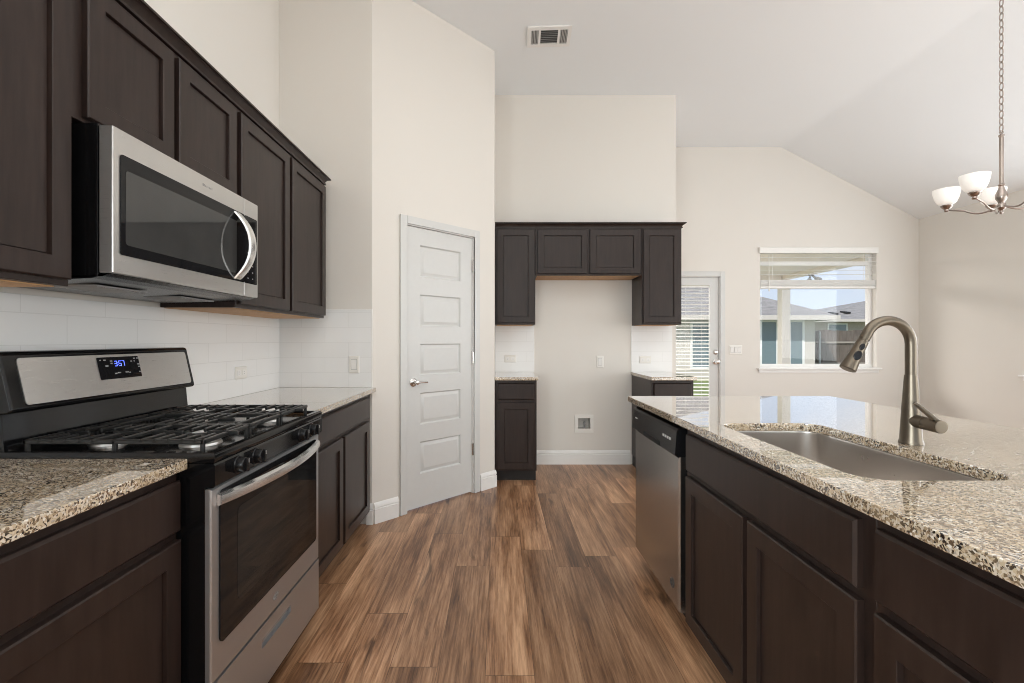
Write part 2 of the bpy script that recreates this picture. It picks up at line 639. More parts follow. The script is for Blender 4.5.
structure(MB().box(-1.6, 5.45, YR - 0.1, 6.07, -0.1, 0.0).build('floor', 'floor'), 'brown wood-look plank floor running away from the camera', 'floor')
prof = [(-1.62, CZ), (XC, CZ), (XR + 0.16, CZ - SLOPE * (XR + 0.16 - XC)), (XR + 0.16, CZ + 0.15 - SLOPE * (XR + 0.16 - XC)), (XC, CZ + 0.15), (-1.62, CZ + 0.15)]
structure(MB().prism(prof, 'y', YR - 0.15, 6.08).build('ceiling', 'ceiling'), 'white vaulted ceiling, flat then sloping down to the right wall', 'ceiling')
structure(MB().box(XL - 0.12, XL, YR - 0.1, YS + 0.1, 0, CZ).build('wall_left', 'wall'), 'cream wall behind the range and microwave', 'wall')
structure(MB().box(XL, AX, YS, YS + 0.1, 0, CZ).build('wall_stub', 'wall'), 'narrow cream wall where the left counter ends', 'wall')
# angled pantry wall with a door opening
aw = thing('wall_pantry', 'tall angled cream wall holding the white pantry door', 'wall', (AX, AY, 0), 45, kind='structure')
AWL = AL * math.sqrt(2)
DS0, DS1, DH = 0.276, 0.904, 2.05
MB().plate([(0, 0), (DS0 - 0.02, 0), (DS0 - 0.02, DH + 0.02), (DS1 + 0.02, DH + 0.02), (DS1 + 0.02, 0), (AWL, 0), (AWL, CZ), (0, CZ)], [], 'y', 0, 0.11).build('wall_surface', 'wall', aw)
XP, YP = AX + AL, AY + AL      # end of the angled wall
structure(MB().box(XP - 0.11, XP, YP + 0.0, YF + 0.1, 0, CZ).build('wall_alcove_side', 'wall'), 'cream side wall of the fridge alcove beside the pantry door', 'wall')
structure(MB().plate(rect(XP, 1.755, 0, CZ), [rect(0.843 - 0.0625, 0.843 + 0.0625, 0.349, 0.459)], 'y', YF, YF + 0.12).box(1.635, 1.755, YF + 0.1205, YB, 0, CZ).build('wall_alcove', 'wall'), 'cream wall at the back of the empty fridge alcove', 'wall')
# far wall with patio door and window
WX0, WX1, WZ0, WZ1 = 3.287, 4.755, 0.878, 2.38
PX0, PX1, PH = 1.93, 2.775, 2.025
def roofz(x):
    return CZ if x <= XC else CZ - SLOPE * (x - XC)
out = [(1.635, 0), (PX0 - 0.02, 0), (PX0 - 0.02, PH + 0.02), (PX1 + 0.02, PH + 0.02), (PX1 + 0.02, 0), (XR, 0), (XR, EZ), (XC, CZ), (1.635, CZ)]
structure(MB().plate(out, [rect(WX0, WX1, WZ0, WZ1)], 'y', YB, YB + 0.13).build('wall_back', 'wall'), 'cream far wall of the nook with window and patio door', 'wall')
VY0, VY1 = 3.25, 4.715
structure(MB().plate([(YR - 0.1, 0), (YB + 0.13, 0), (YB + 0.13, EZ), (YR - 0.1, EZ)], [rect(VY0, VY1, WZ0, WZ1), rect(1.17, 2.63, WZ0, WZ1)], 'x', XR, XR + 0.13).build('wall_right', 'wall'), 'cream right wall of the nook below the sloping ceiling', 'wall')  # the nearer opening is added for a fill light
out = [(XL, 0), (XR, 0), (XR, EZ), (XC, CZ), (XL, CZ)]
structure(MB().plate(out, [rect(0.0, 4.2, 0.5, 2.5)], 'y', YR - 0.1, YR).build('wall_rear', 'wall'), 'cream wall behind the camera with a wide window opening', 'wall')

# baseboards
BB = [(0, 0), (-0.017, 0), (-0.017, 0.096), (-0.010, 0.098), (-0.010, 0.104), (-0.014, 0.107), (-0.013, 0.118), (-0.006, 0.134), (0, 0.138)]
def baseboard(name, loc, rz, segs, label):
    root = thing(name, label, 'baseboard', loc, rz, kind='structure')
    m = MB()
    for a, b in segs:
        m.prism(BB, 'x', a, b)
    m.build('baseboard_moulding', 'white', root)
baseboard('baseboard_pantry', (AX, AY, 0), 45, [(0.012, DS0 - 0.075), (DS1 + 0.075, AWL + 0.012)], 'white baseboard on both sides of the pantry door')
baseboard('baseboard_stub', (AX, YS, 0), 0, [(-0.035, 0.008)], 'short white baseboard at the end of the left cabinets')
baseboard('baseboard_alcove', (0.345, YF, 0), 0, [(0, 0.955)], 'white baseboard across the back of the fridge alcove')
baseboard('baseboard_back', (0, YB, 0), 0, [(1.76, PX0 - 0.08), (PX1 + 0.08, XR)], 'white baseboard under the nook window')
baseboard('baseboard_right', (XR, YB - 0.02, 0), -90, [(0, 5.9)], 'white baseboard along the right wall')

# ------------------------------------------------------------------ pantry door
door = thing('door_1', 'white five panel pantry door in the angled wall', 'door', (AX, AY, 0), 45, kind='structure')
m = MB()
D0, DF, DB = 0.012, 0.012, 0.047
st = 0.122
zr = [0.254, 0.486, 0.612, 0.844, 0.970, 1.202, 1.330, 1.562, 1.690, 1.922]
zs = [D0] + zr + [DH - 0.004]
for a, b in ((DS0 + 0.003, DS0 + st), (DS1 - st, DS1 - 0.003)):
    m.box(a, b, DF, DB, D0, DH - 0.004)
for k in range(0, 12, 2):
    m.box(DS0 + st, DS1 - st, DF, DB, zs[k], zs[k + 1])
for k in range(5):
    z0, z1 = zr[2 * k], zr[2 * k + 1]
    m.rings((DS0 + st, DF, z0), (1, 0, 0), (0, 0, 1), (0, -1, 0), DS1 - DS0 - 2 * st, z1 - z0,
            [(0, 0), (0.003, -0.008), (0.009, -0.013), (0.016, -0.013), (0.032, -0.004), (0.036, -0.003)], cap0=False)
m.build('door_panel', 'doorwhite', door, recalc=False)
m = MB()
CW = 0.056
m.box(DS0 - 0.006 - CW, DS0 - 0.006, -0.016, -0.0005, 0, DH + 0.006 + CW, 0.004)
m.box(DS1 + 0.006, DS1 + 0.006 + CW, -0.016, -0.0005, 0, DH + 0.006 + CW, 0.004)
m.box(DS0 - 0.006, DS1 + 0.006, -0.016, -0.0005, DH + 0.006, DH + 0.006 + CW, 0.004)
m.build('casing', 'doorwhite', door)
m = MB()
m.box(DS0 - 0.019, DS0, 0.001, 0.105, 0, DH + 0.0)
m.box(DS1, DS1 + 0.019, 0.001, 0.105, 0, DH + 0.0)
m.box(DS0 - 0.019, DS1 + 0.019, 0.001, 0.105, DH, DH + 0.019)
m.box(DS0, DS1, 0.049, 0.105, DH - 0.012, DH)
m.build('jamb', 'white', door)
for z in (0.35, 1.09, 1.82):
    m = MB()
    m.tube([(DS1 + 0.001, 0.004, z - 0.045), (DS1 + 0.001, 0.004, z + 0.045)], 0.008, 10)
    m.lathe([(0.0095, 0), (0.0095, 0.004), (0.003, 0.010)], (DS1 + 0.001, 0.004, z + 0.045), seg=10)
    m.build('hinge', 'chrome', door)
hx, hz = DS0 + 0.060, 0.925
m = MB()
m.lathe([(0.031, 0.0), (0.031, 0.006), (0.026, 0.010), (0.011, 0.013), (0.011, 0.045), (0.014, 0.048), (0.014, 0.058), (0.008, 0.062)], (hx, DF, hz), 'y', 24)
m.tube([(hx, DF - 0.053, hz), (hx + 0.025, DF - 0.056, hz + 0.002), (hx + 0.06, DF - 0.054, hz + 0.001), (hx + 0.092, DF - 0.048, hz - 0.002)], [0.010, 0.0095, 0.008, 0.006], 10)
m.build('lever_handle', 'chrome', door)

# ------------------------------------------------------------------ patio door
pd = thing('door_2', 'white patio door with one tall glass pane in the far wall', 'door', (PX0, YB, 0), 0, kind='structure')
pw = PX1 - PX0
m = MB()
lx0, lx1, lz0, lz1 = 0.11, pw - 0.105, 0.24, 1.935
m.plate(rect(0.003, pw - 0.003, 0.012, PH - 0.004), [rect(lx0, lx1, lz0, lz1)], 'y', 0.02, 0.065)
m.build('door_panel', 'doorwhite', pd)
m = MB()
m.plate(rect(lx0 - 0.025, lx1 + 0.025, lz0 - 0.025, lz1 + 0.025), [rect(lx0 + 0.012, lx1 - 0.012, lz0 + 0.012, lz1 - 0.012)], 'y', 0.008, 0.0195)
m.build('lite_frame', 'doorwhite', pd)
MB().box(lx0 + 0.001, lx1 - 0.001, 0.046, 0.050, lz0 + 0.001, lz1 - 0.001).build('pane', 'glass', pd)
m = MB()
m.box(-0.068, -0.006, -0.016, -0.0005, 0, PH + 0.068, 0.004)
m.box(pw + 0.006, pw + 0.068, -0.016, -0.0005, 0, PH + 0.068, 0.004)
m.box(-0.006, pw + 0.006, -0.016, -0.0005, PH + 0.006, PH + 0.068, 0.004)
m.build('casing', 'doorwhite', pd)
m = MB()
m.box(-0.019, 0, 0.001, 0.128, 0, PH)
m.box(pw, pw + 0.019, 0.001, 0.128, 0, PH)
m.box(-0.019, pw + 0.019, 0.001, 0.128, PH, PH + 0.019)
m.build('jamb', 'white', pd)
kx = pw - 0.040
MB().lathe([(0.030, 0), (0.030, 0.006), (0.022, 0.012), (0.022, 0.020), (0.012, 0.024)], (kx, 0.02, 1.075), 'y', 20).build('deadbolt', 'chrome', pd)
m = MB()
m.lathe([(0.033, 0), (0.033, 0.006), (0.012, 0.012), (0.012, 0.035), (0.026, 0.042), (0.030, 0.058), (0.024, 0.072), (0.008, 0.078)], (kx, 0.02, 0.955), 'y', 20)
m.build('door_knob', 'chrome', pd)

def slat(m, x0, x1, y, z, d, tilt, t=0.003):
    """one blind slat across x at depth y, tilted about its long axis"""
    c, s = cos(R(tilt)), sin(R(tilt))
    pts = []
    for a, b in ((-d / 2, -t / 2), (0, 0.0015 - t / 2), (d / 2, -t / 2), (d / 2, t / 2), (0, 0.0015 + t / 2), (-d / 2, t / 2)):
        pts.append((y + a * c - b * s, z + a * s + b * c))
    m.prism(pts, 'x', x0, x1)

bl = thing('window_blind', 'white slatted blind covering the glass of the patio door', 'blind', (PX0, YB, 0), 0)
bx0, bx1 = lx0 + 0.014, lx1 - 0.014
m = MB()
z = 0.315
while z < 1.88:
    slat(m, bx0, bx1, 0.031, z, 0.026, 24, 0.0024)
    z += 0.0455
m.build('slats', 'blind', bl)
MB().box(bx0, bx1, 0.021, 0.043, 1.894, 1.918, 0.002).build('headrail', 'blind', bl)
MB().box(bx0, bx1, 0.022, 0.042, 0.270, 0.292, 0.002).build('bottom_rail', 'blind', bl)
for x in (bx0 + 0.10, (bx0 + bx1) / 2, bx1 - 0.10):
    m = MB()
    m.box(x - 0.0012, x + 0.0012, 0.0175, 0.0185, 0.285, 1.900)
    m.build('ladder_cord', 'blind', bl)

# ------------------------------------------------------------------ windows
def window(name, label, loc, rz, w):
    """vinyl window in an opening; local x across, -y into the room, z from the floor"""
    root = thing(name, label, 'window', loc, rz, kind='structure')
    m = MB()
    f = 0.045
    m.plate(rect(0, w, WZ0, WZ1), [rect(f, w - f, WZ0 + f, WZ1 - f)], 'y', 0.075, 0.125)
    m.build('window_frame', 'white', root)
    m = MB()
    zc = 2.205                       # meeting rail of the sashes, behind the gathered blind
    m.box(f, w - f, 0.080, 0.115, zc - 0.02, zc + 0.02, 0.003)
    m.build('sash_rail', 'white', root)
    MB().box(f + 0.001, w - f - 0.001, 0.096, 0.100, WZ0 + f + 0.001, WZ1 - f - 0.001).build('pane', 'glass', root)
    m = MB()
    m.box(-0.04, w + 0.04, -0.045, -0.0005, WZ0 - 0.020, WZ0 - 0.001, 0.005)
    m.box(0.0005, w - 0.0005, -0.001, 0.075, WZ0 - 0.0005, WZ0 + 0.004)
    m.build('window_sill', 'white', root)
    MB().box(-0.02, w + 0.02, -0.016, -0.0005, WZ0 - 0.060, WZ0 - 0.0205, 0.004).build('apron', 'white', root)
    return root
window('window_1', 'window in the far wall looking onto the neighbouring roofs', (WX0, YB, 0), 0, WX1 - WX0)
window('window_2', 'window at the right edge, in the right wall of the nook', (XR, VY1, 0), -90, VY1 - VY0)
window('added_window', 'added unseen window in the right wall beside the island, nearer than the nook window', (XR, 2.63, 0), -90, 1.46)  # out of view, added to give the right-hand fill an opening

bl = thing('window_blind', 'white blind drawn halfway up in the nook window', 'blind', (WX0, YB, 0), 0)
ww = WX1 - WX0
MB().box(-0.018, ww + 0.004, -0.030, 0.050, WZ1 - 0.060, WZ1 + 0.012, 0.004).build('valance', 'blind', bl)
m = MB()
z = WZ1 - 0.105
while z > 2.01:
    slat(m, 0.008, ww - 0.008, 0.030, z, 0.050, 4)
    z -= 0.0535
m.build('slats', 'blind', bl)
m = MB()
for k in range(18):
    slat(m, 0.008, ww - 0.008, 0.030, 1.915 + k * 0.0042, 0.050, 0, 0.003)
m.build('gathered_slats', 'blind', bl)
MB().box(0.008, ww - 0.008, 0.004, 0.056, 1.880, 1.908, 0.004).build('bottom_rail', 'blind', bl)
MB().tube([(0.11, -0.004, WZ1 - 0.06), (0.112, -0.006, 1.87)], 0.004, 8).lathe([(0.004, 0), (0.008, 0.01), (0.008, 0.03), (0.004, 0.04)], (0.112, -0.006, 1.84), seg=8).build('pull_cord', 'blind', bl)
for x in (0.16, ww / 2, ww - 0.16):
    MB().box(x - 0.0015, x + 0.0015, 0.0035, 0.0045, 1.9, WZ1 - 0.06).build('ladder_cord', 'blind', bl)

# ================================================================== cabinets
SH = [(0.0, 0.0), (0.0, 0.0155), (0.0035, 0.019), (0.055, 0.019), (0.0560, 0.0180), (0.0570, 0.0065), (0.0595, 0.0065), (0.0610, 0.0090)]
SLAB = [(0.0, 0.0), (0.0, 0.013), (0.006, 0.019)]

def cabinet(name, label, loc, rz, w, z0, z1, depth, fronts, toe=True, under=False, group=None):
    """local x along the front, y=0 the face frame, +y towards the wall"""
    root = thing(name, label, 'cabinet', loc, rz, group)
    m = MB()
    m.box(0, w, 0.0, depth, z0, z1, 0.0015, 1)
    m.build('carcass', 'espresso', root)
    if toe:
        MB().box(0.002, w - 0.002, 0.072, depth - 0.02, 0, z0 - 0.0005).build('toe_kick', 'toe', root)
    if under:
        MB().box(0.018, w - 0.018, 0.022, depth - 0.004, z0 - 0.0035, z0 - 0.0005).build('bottom_panel', 'maple', root)
    for kind, x0, x1, a, b in fronts:
        P = (x0, -0.0006, a)
        nm = 'drawer' if kind == 'slab' else 'door'
        m = MB()
        m.rings(P, (1, 0, 0), (0, 0, 1), (0, -1, 0), x1 - x0, b - a, SLAB if kind == 'slab' else SH)
        o = m.build(nm, 'espresso', root)
    return root

# left run: fronts face +X, local x runs along +Y
LF = -0.86
cabinet('base_cabinet', 'dark base cabinet with wide drawer, between the range and the near left corner', (LF, 0.66, 0), 90, 0.594, 0.10, 0.883, 0.60,
        [('slab', 0.02, 0.586, 0.725, 0.858), ('door', 0.02, 0.586, 0.115, 0.702)], group='base cabinets')
cabinet('base_cabinet', 'dark two door base cabinet beyond the range, below the corner counter', (LF, 2.035, 0), 90, 1.095, 0.10, 0.883, 0.60,
        [('slab', 0.02, 1.02, 0.725, 0.858), ('door', 0.02, 0.505, 0.115, 0.702), ('door', 0.535, 1.02, 0.115, 0.702)], group='base cabinets')
UF = -1.14
UD = 0.328
cabinet('wall_cabinet', 'tall dark wall cabinet left of the microwave at the picture edge', (UF, 0.66, 0), 90, 0.585, 1.372, 2.24, UD,
        [('door', 0.02, 0.575, 1.388, 2.222)], toe=False, under=True, group='wall cabinets over the range counter')
cabinet('wall_cabinet', 'short two door dark wall cabinet directly above the microwave', (UF, 1.2465, 0), 90, 0.787, 1.826, 2.24, UD,
        [('door', 0.037, 0.378, 1.838, 2.222), ('door', 0.404, 0.764, 1.838, 2.222)], toe=False, group='wall cabinets over the range counter')
cabinet('wall_cabinet', 'tall two door dark wall cabinet right of the microwave', (UF, 2.035, 0), 90, 1.025, 1.372, 2.24, UD,
        [('door', 0.012, 0.486, 1.388, 2.222), ('door', 0.518, 1.008, 1.388, 2.222)], toe=False, under=True, group='wall cabinets over the range counter')

CR = [(0.0, 0.0), (-0.010, 0.0), (-0.010, 0.009), (-0.005, 0.0095), (-0.008, 0.020), (-0.018, 0.031), (-0.028, 0.0345), (-0.028, 0.0375), (-0.035, 0.038), (-0.035, 0.046), (0.0, 0.046)]
def crown(label, loc, rz, w, depth, ends, z):
    """crown with mitred returns at the ends listed"""
    m = MB()
    pts = []
    L0 = -1 if 0 in ends else 0
    R0 = 1 if 1 in ends else 0
    rows = []
    for (y, h) in CR[:-1]:
        p = -y
        row = []
        if L0:
            row += [(-p, depth, z + h), (-p, -p, z + h)]
        else:
            row += [(0, -p, z + h)]
        if R0:
            row += [(w + p, -p, z + h), (w + p, depth, z + h)]
        else:
            row += [(w, -p, z + h)]
        rows.append(row)
    n = len(rows[0])
    vs = [p for r_ in rows for p in r_]
    fs = []
    for i in range(len(rows) - 1):
        for k in range(n - 1):
            fs.append((i * n + k, i * n + k + 1, (i + 1) * n + k + 1, (i + 1) * n + k))
    m._add(vs, fs)
    root = MB()
    m.box(0.0, w, 0.0, depth, z + 0.001, z + 0.044)
    e = 0.033
    m.box(-e if L0 else 0, w + e if R0 else w, -e, depth, z + 0.0445, z + 0.046)
    root.bm.free()
    o = m.build('crown_molding', 'espresso')
    o.location = loc
    o.rotation_euler = (0, 0, R(rz))
    tag(o, label, 'crown molding', 'crown moldings on the cabinets')
    return o
crown('dark crown molding running along the top of the left wall cabinets', (UF - 0.0, 0.66, 0), 90, 2.40, UD, (1,), 2.241)

# fridge alcove cabinets: fronts face -Y
BF = YF - 0.60
cabinet('base_cabinet', 'narrow dark base cabinet left of the fridge gap, beside the pantry door', (-0.032, BF, 0), 0, 0.357, 0.10, 0.883, 0.59,
        [('slab', 0.022, 0.338, 0.715, 0.858), ('door', 0.022, 0.338, 0.115, 0.692)], group='base cabinets')
cabinet('base_cabinet', 'dark base cabinet behind the island, right of the fridge gap', (1.312, BF, 0), 0, 0.368, 0.10, 0.883, 0.59,
        [('slab', 0.022, 0.346, 0.715, 0.858), ('door', 0.022, 0.346, 0.115, 0.692)], group='base cabinets')
AF = YF - 0.322
AD = 0.32
cabinet('wall_cabinet', 'dark wall cabinet left of the fridge gap', (-0.036, AF, 0), 0, 0.371, 1.372, 2.263, AD,
        [('door', 0.018, 0.362, 1.388, 2.246)], toe=False, under=True, group='wall cabinets around the fridge alcove')
cabinet('wall_cabinet', 'wide short dark wall cabinet over the empty fridge gap', (0.336, AF, 0), 0, 0.979, 1.826, 2.263, AD,
        [('door', 0.020, 0.480, 1.840, 2.246), ('door', 0.500, 0.960, 1.840, 2.246)], toe=False, under=True, group='wall cabinets around the fridge alcove')
cabinet('wall_cabinet', 'dark wall cabinet right of the fridge gap, near the patio door', (1.316, AF, 0), 0, 0.368, 1.372, 2.263, AD,
        [('door', 0.012, 0.350, 1.388, 2.246)], toe=False, under=True, group='wall cabinets around the fridge alcove')
crown('dark crown molding along the top of the fridge alcove cabinets', (-0.036, AF, 0), 0, 1.72, AD, (1,), 2.264)

# island: fronts face -X, local x runs along -Y
IF = 0.757
cabinet('island_cabinet', 'dark sink cabinet with false drawer over two doors in the island', (IF, 1.890, 0), -90, 0.948, 0.10, 0.883, 0.03,
        [('slab', 0.028, 0.915, 0.715, 0.858), ('door', 0.028, 0.462, 0.115, 0.692), ('door', 0.488, 0.918, 0.115, 0.692)], toe=False, group='island cabinets')
ISL = [o for o in bpy.data.objects if o.name == 'island_cabinet'][0]
# the sink base is open inside so that the bowl can hang in it: sides, floor, back
MB().box(0.0, 0.018, 0.031, 0.60, 0.10, 0.883).box(0.93, 0.948, 0.031, 0.60, 0.10, 0.883).box(0.018, 0.93, 0.031, 0.60, 0.10, 0.118).build('side_panel', 'espresso', ISL)
MB().box(0.002, 0.946, 0.072, 0.58, 0, 0.0995).build('toe_kick', 'toe', ISL)
cabinet('island_cabinet', 'dark drawer over door cabinet at the near end of the island', (IF, 0.9415, 0), -90, 0.60, 0.10, 0.883, 0.60,
        [('slab', 0.014, 0.575, 0.715, 0.858), ('door', 0.014, 0.575, 0.115, 0.692)], group='island cabinets')
tag(MB().prism([(IF + 0.075, 0), (1.359, 0), (1.359, 0.883), (IF, 0.883), (IF, 0.10), (IF + 0.075, 0.10)], 'y', 2.575, 2.600).build('island_end_board', 'espresso'),
    'dark board closing the far end of the island beside the dishwasher', 'end board')
ib = MB().box(1.360, 1.385, 0.341, 2.600, 0, 0.883, 0.001)
tag(ib.build('island_backing', 'espresso'), 'dark board closing the back of the island under the overhang', 'back board')

# ================================================================== countertops
def counter(label, outline, holes=(), ease=0.004):
    m = MB()
    t = bmesh.new()
    m.plate(outline, list(holes), 'z', 0.884, 0.914)
    bm = m.bm
    bmesh.ops.remove_doubles(bm, verts=bm.verts[:], dist=1e-6)
    es = []
    for e in bm.edges:
        if len(e.link_faces) == 2 and abs(e.verts[0].co.z - e.verts[1].co.z) < 1e-5:
            a, b = e.link_faces
            if a.normal.length and b.normal.length and abs(a.normal.dot(b.normal)) < 0.3:
                es.append(e)
    bm.normal_update()
    es = [e for e in bm.edges if len(e.link_faces) == 2 and abs(e.verts[0].co.z - e.verts[1].co.z) < 1e-5 and abs(e.link_faces[0].normal.dot(e.link_faces[1].normal)) < 0.3]
    bmesh.ops.bevel(bm, geom=es, offset=ease, segments=2, profile=0.5, affect='EDGES')
    t.free()
    return tag(m.build('countertop', 'granite', angle=40), label, 'countertop', 'granite countertops')
counter('speckled granite countertop left of the range', rect(XL + 0.001, -0.832, 0.66, 1.2545))
counter('speckled granite countertop right of the range in the corner', rect(XL + 0.001, -0.823, 2.034, YS - 0.001))
counter('small granite countertop beside the pantry door', rect(-0.037, 0.336, YF - 0.648, YF - 0.001))
counter('small granite countertop behind the island near the patio door', rect(1.305, 1.692, YF - 0.648, YF - 0.001))
HX0, HX1, HY0, HY1 = 0.828, 1.192, 1.060, 1.785
def iso():
    pts = rrect(0.725, 1.865, 0.33, 2.655, 0.012, 4)
    return pts
hole = rrect(HX0, HX1, HY0, HY1, 0.070, 8)
counter('large speckled granite island countertop with the sink cut into it', iso(), [hole])

# ------------------------------------------------------------------ sink
sk = thing('sink', 'undermount stainless steel sink bowl in the island countertop', 'sink', ((HX0 + HX1) / 2, (HY0 + HY1) / 2, 0.70))
m = MB()
lv = [(0.016, 0.8832, 0.075), (-0.004, 0.8832, 0.070), (-0.005, 0.878, 0.070), (-0.006, 0.72, 0.070), (-0.012, 0.703, 0.070), (-0.03, 0.692, 0.065), (-0.08, 0.688, 0.045)]
loops = []
for (o_ff, z, r_) in lv:
    loops.append([(x, y, z) for x, y in rrect(HX0 - o_ff - 0.004, HX1 + o_ff + 0.004, HY0 - o_ff - 0.004, HY1 + o_ff + 0.004, r_ + max(o_ff, -0.03), 8)])
n = len(loops[0])
vs = [p for l_ in loops for p in l_]
fs = []
for i in range(len(loops) - 1):
    for k in range(n):
        j = (k + 1) % n
        fs.append((i * n + k, i * n + j, (i + 1) * n + j, (i + 1) * n + k))
fs.append(tuple((len(loops) - 1) * n + k for k in range(n)))
m._add(vs, fs)
m.build('basin', 'sinksteel', sk, local=False, angle=50)
MB().lathe([(0.002, 0.002), (0.030, 0.002), (0.040, 0.006), (0.056, 0.003), (0.057, 0.0005)], ((HX0 + HX1) / 2, (HY0 + HY1) / 2, 0.688)).build('drain', 'chrome', sk, local=False)

# ------------------------------------------------------------------ faucet
FX, FY = 1.262, 1.44
fc = thing('faucet', 'brushed nickel pull-down faucet arching over the sink', 'faucet', (FX, FY, 0.9145))
m = MB()
m.lathe([(0.031, 0.0), (0.031, 0.004), (0.0285, 0.010), (0.026, 0.05), (0.0235, 0.10), (0.0215, 0.13), (0.019, 0.17), (0.0168, 0.205), (0.0165, 0.2085)], (0, 0, 0), seg=32)
m.build('body', 'nickel', fc)
rarc = 0.071
zc = 0.304
pts = [(0, 0, 0.2085), (0, 0, 0.25), (0, 0, zc)]
for k in range(1, 15):
    t = R(11.2 * k)
    pts.append((-rarc + rarc * cos(t), 0, zc + rarc * sin(t)))
last = Vector(pts[-1])
dirn = (last - Vector(pts[-2])).normalized()
pts.append(tuple(last + dirn * 0.016))
MB().tube(pts, 0.0148, 20).build('spout', 'nickel', fc)
p0 = Vector(pts[-1])
MB().tube([p0, p0 + dirn * 0.006, p0 + dirn * 0.008, p0 + dirn * 0.05, p0 + dirn * 0.098, p0 + dirn * 0.104, p0 + dirn * 0.106],
          [0.0135, 0.0135, 0.0155, 0.0175, 0.0225, 0.0225, 0.019], 24).build('spray_head', 'nickel', fc)
face = Vector((-sin(0), -1, 0))
up2 = dirn.cross(Vector((0, 1, 0))).normalized()
for d_, rr, nm in ((0.026, 0.0085, 'button'), (0.056, 0.0125, 'button')):
    c = p0 + dirn * d_
    rad = 0.0155 + (0.0225 - 0.0155) * (d_ - 0.008) / 0.09
    m = MB()
    base = c + Vector((-0.30, -0.954, 0)).normalized() * (rad - 0.002)
    nrm = Vector((-0.30, -0.954, 0)).normalized()
    A = dirn
    B = nrm.cross(A).normalized()
    vs = []
    for h, s_ in ((0, 1.0), (0.0035, 1.0), (0.005, 0.7)):
        for k in range(16):
            t = 2 * pi * k / 16
            vs.append(base + nrm * h + A * (cos(t) * rr * 1.25 * s_) + B * (sin(t) * rr * 0.8 * s_))
    fs = [(i * 16 + k, i * 16 + (k + 1) % 16, (i + 1) * 16 + (k + 1) % 16, (i + 1) * 16 + k) for i in range(2) for k in range(16)]
    fs.append(tuple(32 + k for k in range(16)))
    m._add(vs, fs)
    m.build('spray_button', 'blackplastic', fc)
m = MB()
m.tube([(0, -0.012, 0.070), (0, -0.05, 0.069), (0, -0.0505, 0.069), (0, -0.052, 0.069), (0, -0.096, 0.067), (0, -0.100, 0.067), (0, -0.1005, 0.067)],
       [0.0195, 0.0195, 0.0182, 0.0195, 0.0195, 0.0185, 0.013], 24)
m.build('valve_hub', 'nickel', fc)
MB().tube([(-0.002, -0.086, 0.083), (-0.022, -0.080, 0.103), (-0.045, -0.073, 0.126), (-0.052, -0.071, 0.132)], [0.0075, 0.0070, 0.0064, 0.0048], 12).build('lever', 'nickel', fc)

# ================================================================== tile backsplashes
def splash(label, loc, rz, w, h):
    o = MB().box(0, w, -0.009, -0.0005, 0, h, 0.001, 1).build('tile_backsplash', 'tile')
    o.location = loc
    o.rotation_euler = (0, 0, R(rz))
    return tag(o, label, 'backsplash', 'white tile backsplashes')
splash('white subway tile backsplash behind the range', (XL, 0.66, 0.9141), 90, YS - 0.66 - 0.0105, 0.4565)
ss = splash('white subway tile backsplash on the narrow wall at the left counter end', (XL + 0.0, YS, 0.9141), 0, AX - XL - 0.004, 0.515)
MB().box(AX - XL - 0.0035, AX - XL + 0.0035, -0.011, -0.0005, 0, 0.522, 0.001).box(0.0, AX - XL - 0.0035, -0.011, -0.0005, 0.5155, 0.522, 0.001).build('edge_trim', 'white', ss)
splash('white tile backsplash left of the fridge gap', (XP + 0.001, YF, 0.9141), 0, 0.347 - XP, 0.4565)
splash('white tile backsplash right of the fridge gap', (1.309, YF, 0.9141), 0, 0.406, 0.4565)

# ================================================================== gas range
RY0, RY1 = 1.256, 2.016
rg = thing('gas_range', 'stainless and black gas range with lit blue clock', 'stove', (-0.772, RY0, 0), 90)
rw = RY1 - RY0                       # local: x 0..rw, y = 0 door front, +y to the wall
m = MB()
m.box(0.003, rw - 0.003, 0.017, 0.62, 0.055, 0.8985, 0.002)
m.build('body', 'blackgloss', rg)
# cooktop pan with a raised rim
m = MB()
m.rings((0, -0.012, 0.899), (1, 0, 0), (0, 1, 0), (0, 0, 1), rw, 0.66, [(0.004, 0.0), (0.0, 0.006), (0.0, 0.022), (0.004, 0.029), (0.020, 0.029), (0.034, 0.019), (0.05, 0.016)])
m.build('cooktop', 'blackgloss', rg)
# slanted control panel
m = MB()
m.prism([(0.0165, 0.8985), (-0.009, 0.8985), (-0.013, 0.894), (-0.013, 0.839), (-0.008, 0.834), (0.0165, 0.834)], 'x', 0.0, rw)
m.build('control_panel', 'blackgloss', rg)
kn = 0.0
for kx_ in (0.108, 0.208, 0.538, 0.640):
    m = MB()
    prof = [(0.0255, 0.0), (0.0255, 0.004), (0.0225, 0.006), (0.0215, 0.022), (0.019, 0.026)]
    m.lathe(prof, (0, 0, 0), 'y', 24)
    m.box(-0.0055, 0.0055, -0.034, -0.020, -0.0195, 0.0195, 0.002)
    o = m.build('control_knob', 'blackplastic', rg)
    o.location = (kx_, -0.0125, 0.869)
    o.rotation_euler = (-kn, 0, 0)
    t = MB().box(-0.001, 0.001, -0.0345, -0.0341, 0.006, 0.018).build('pointer_mark', 'ink', o)
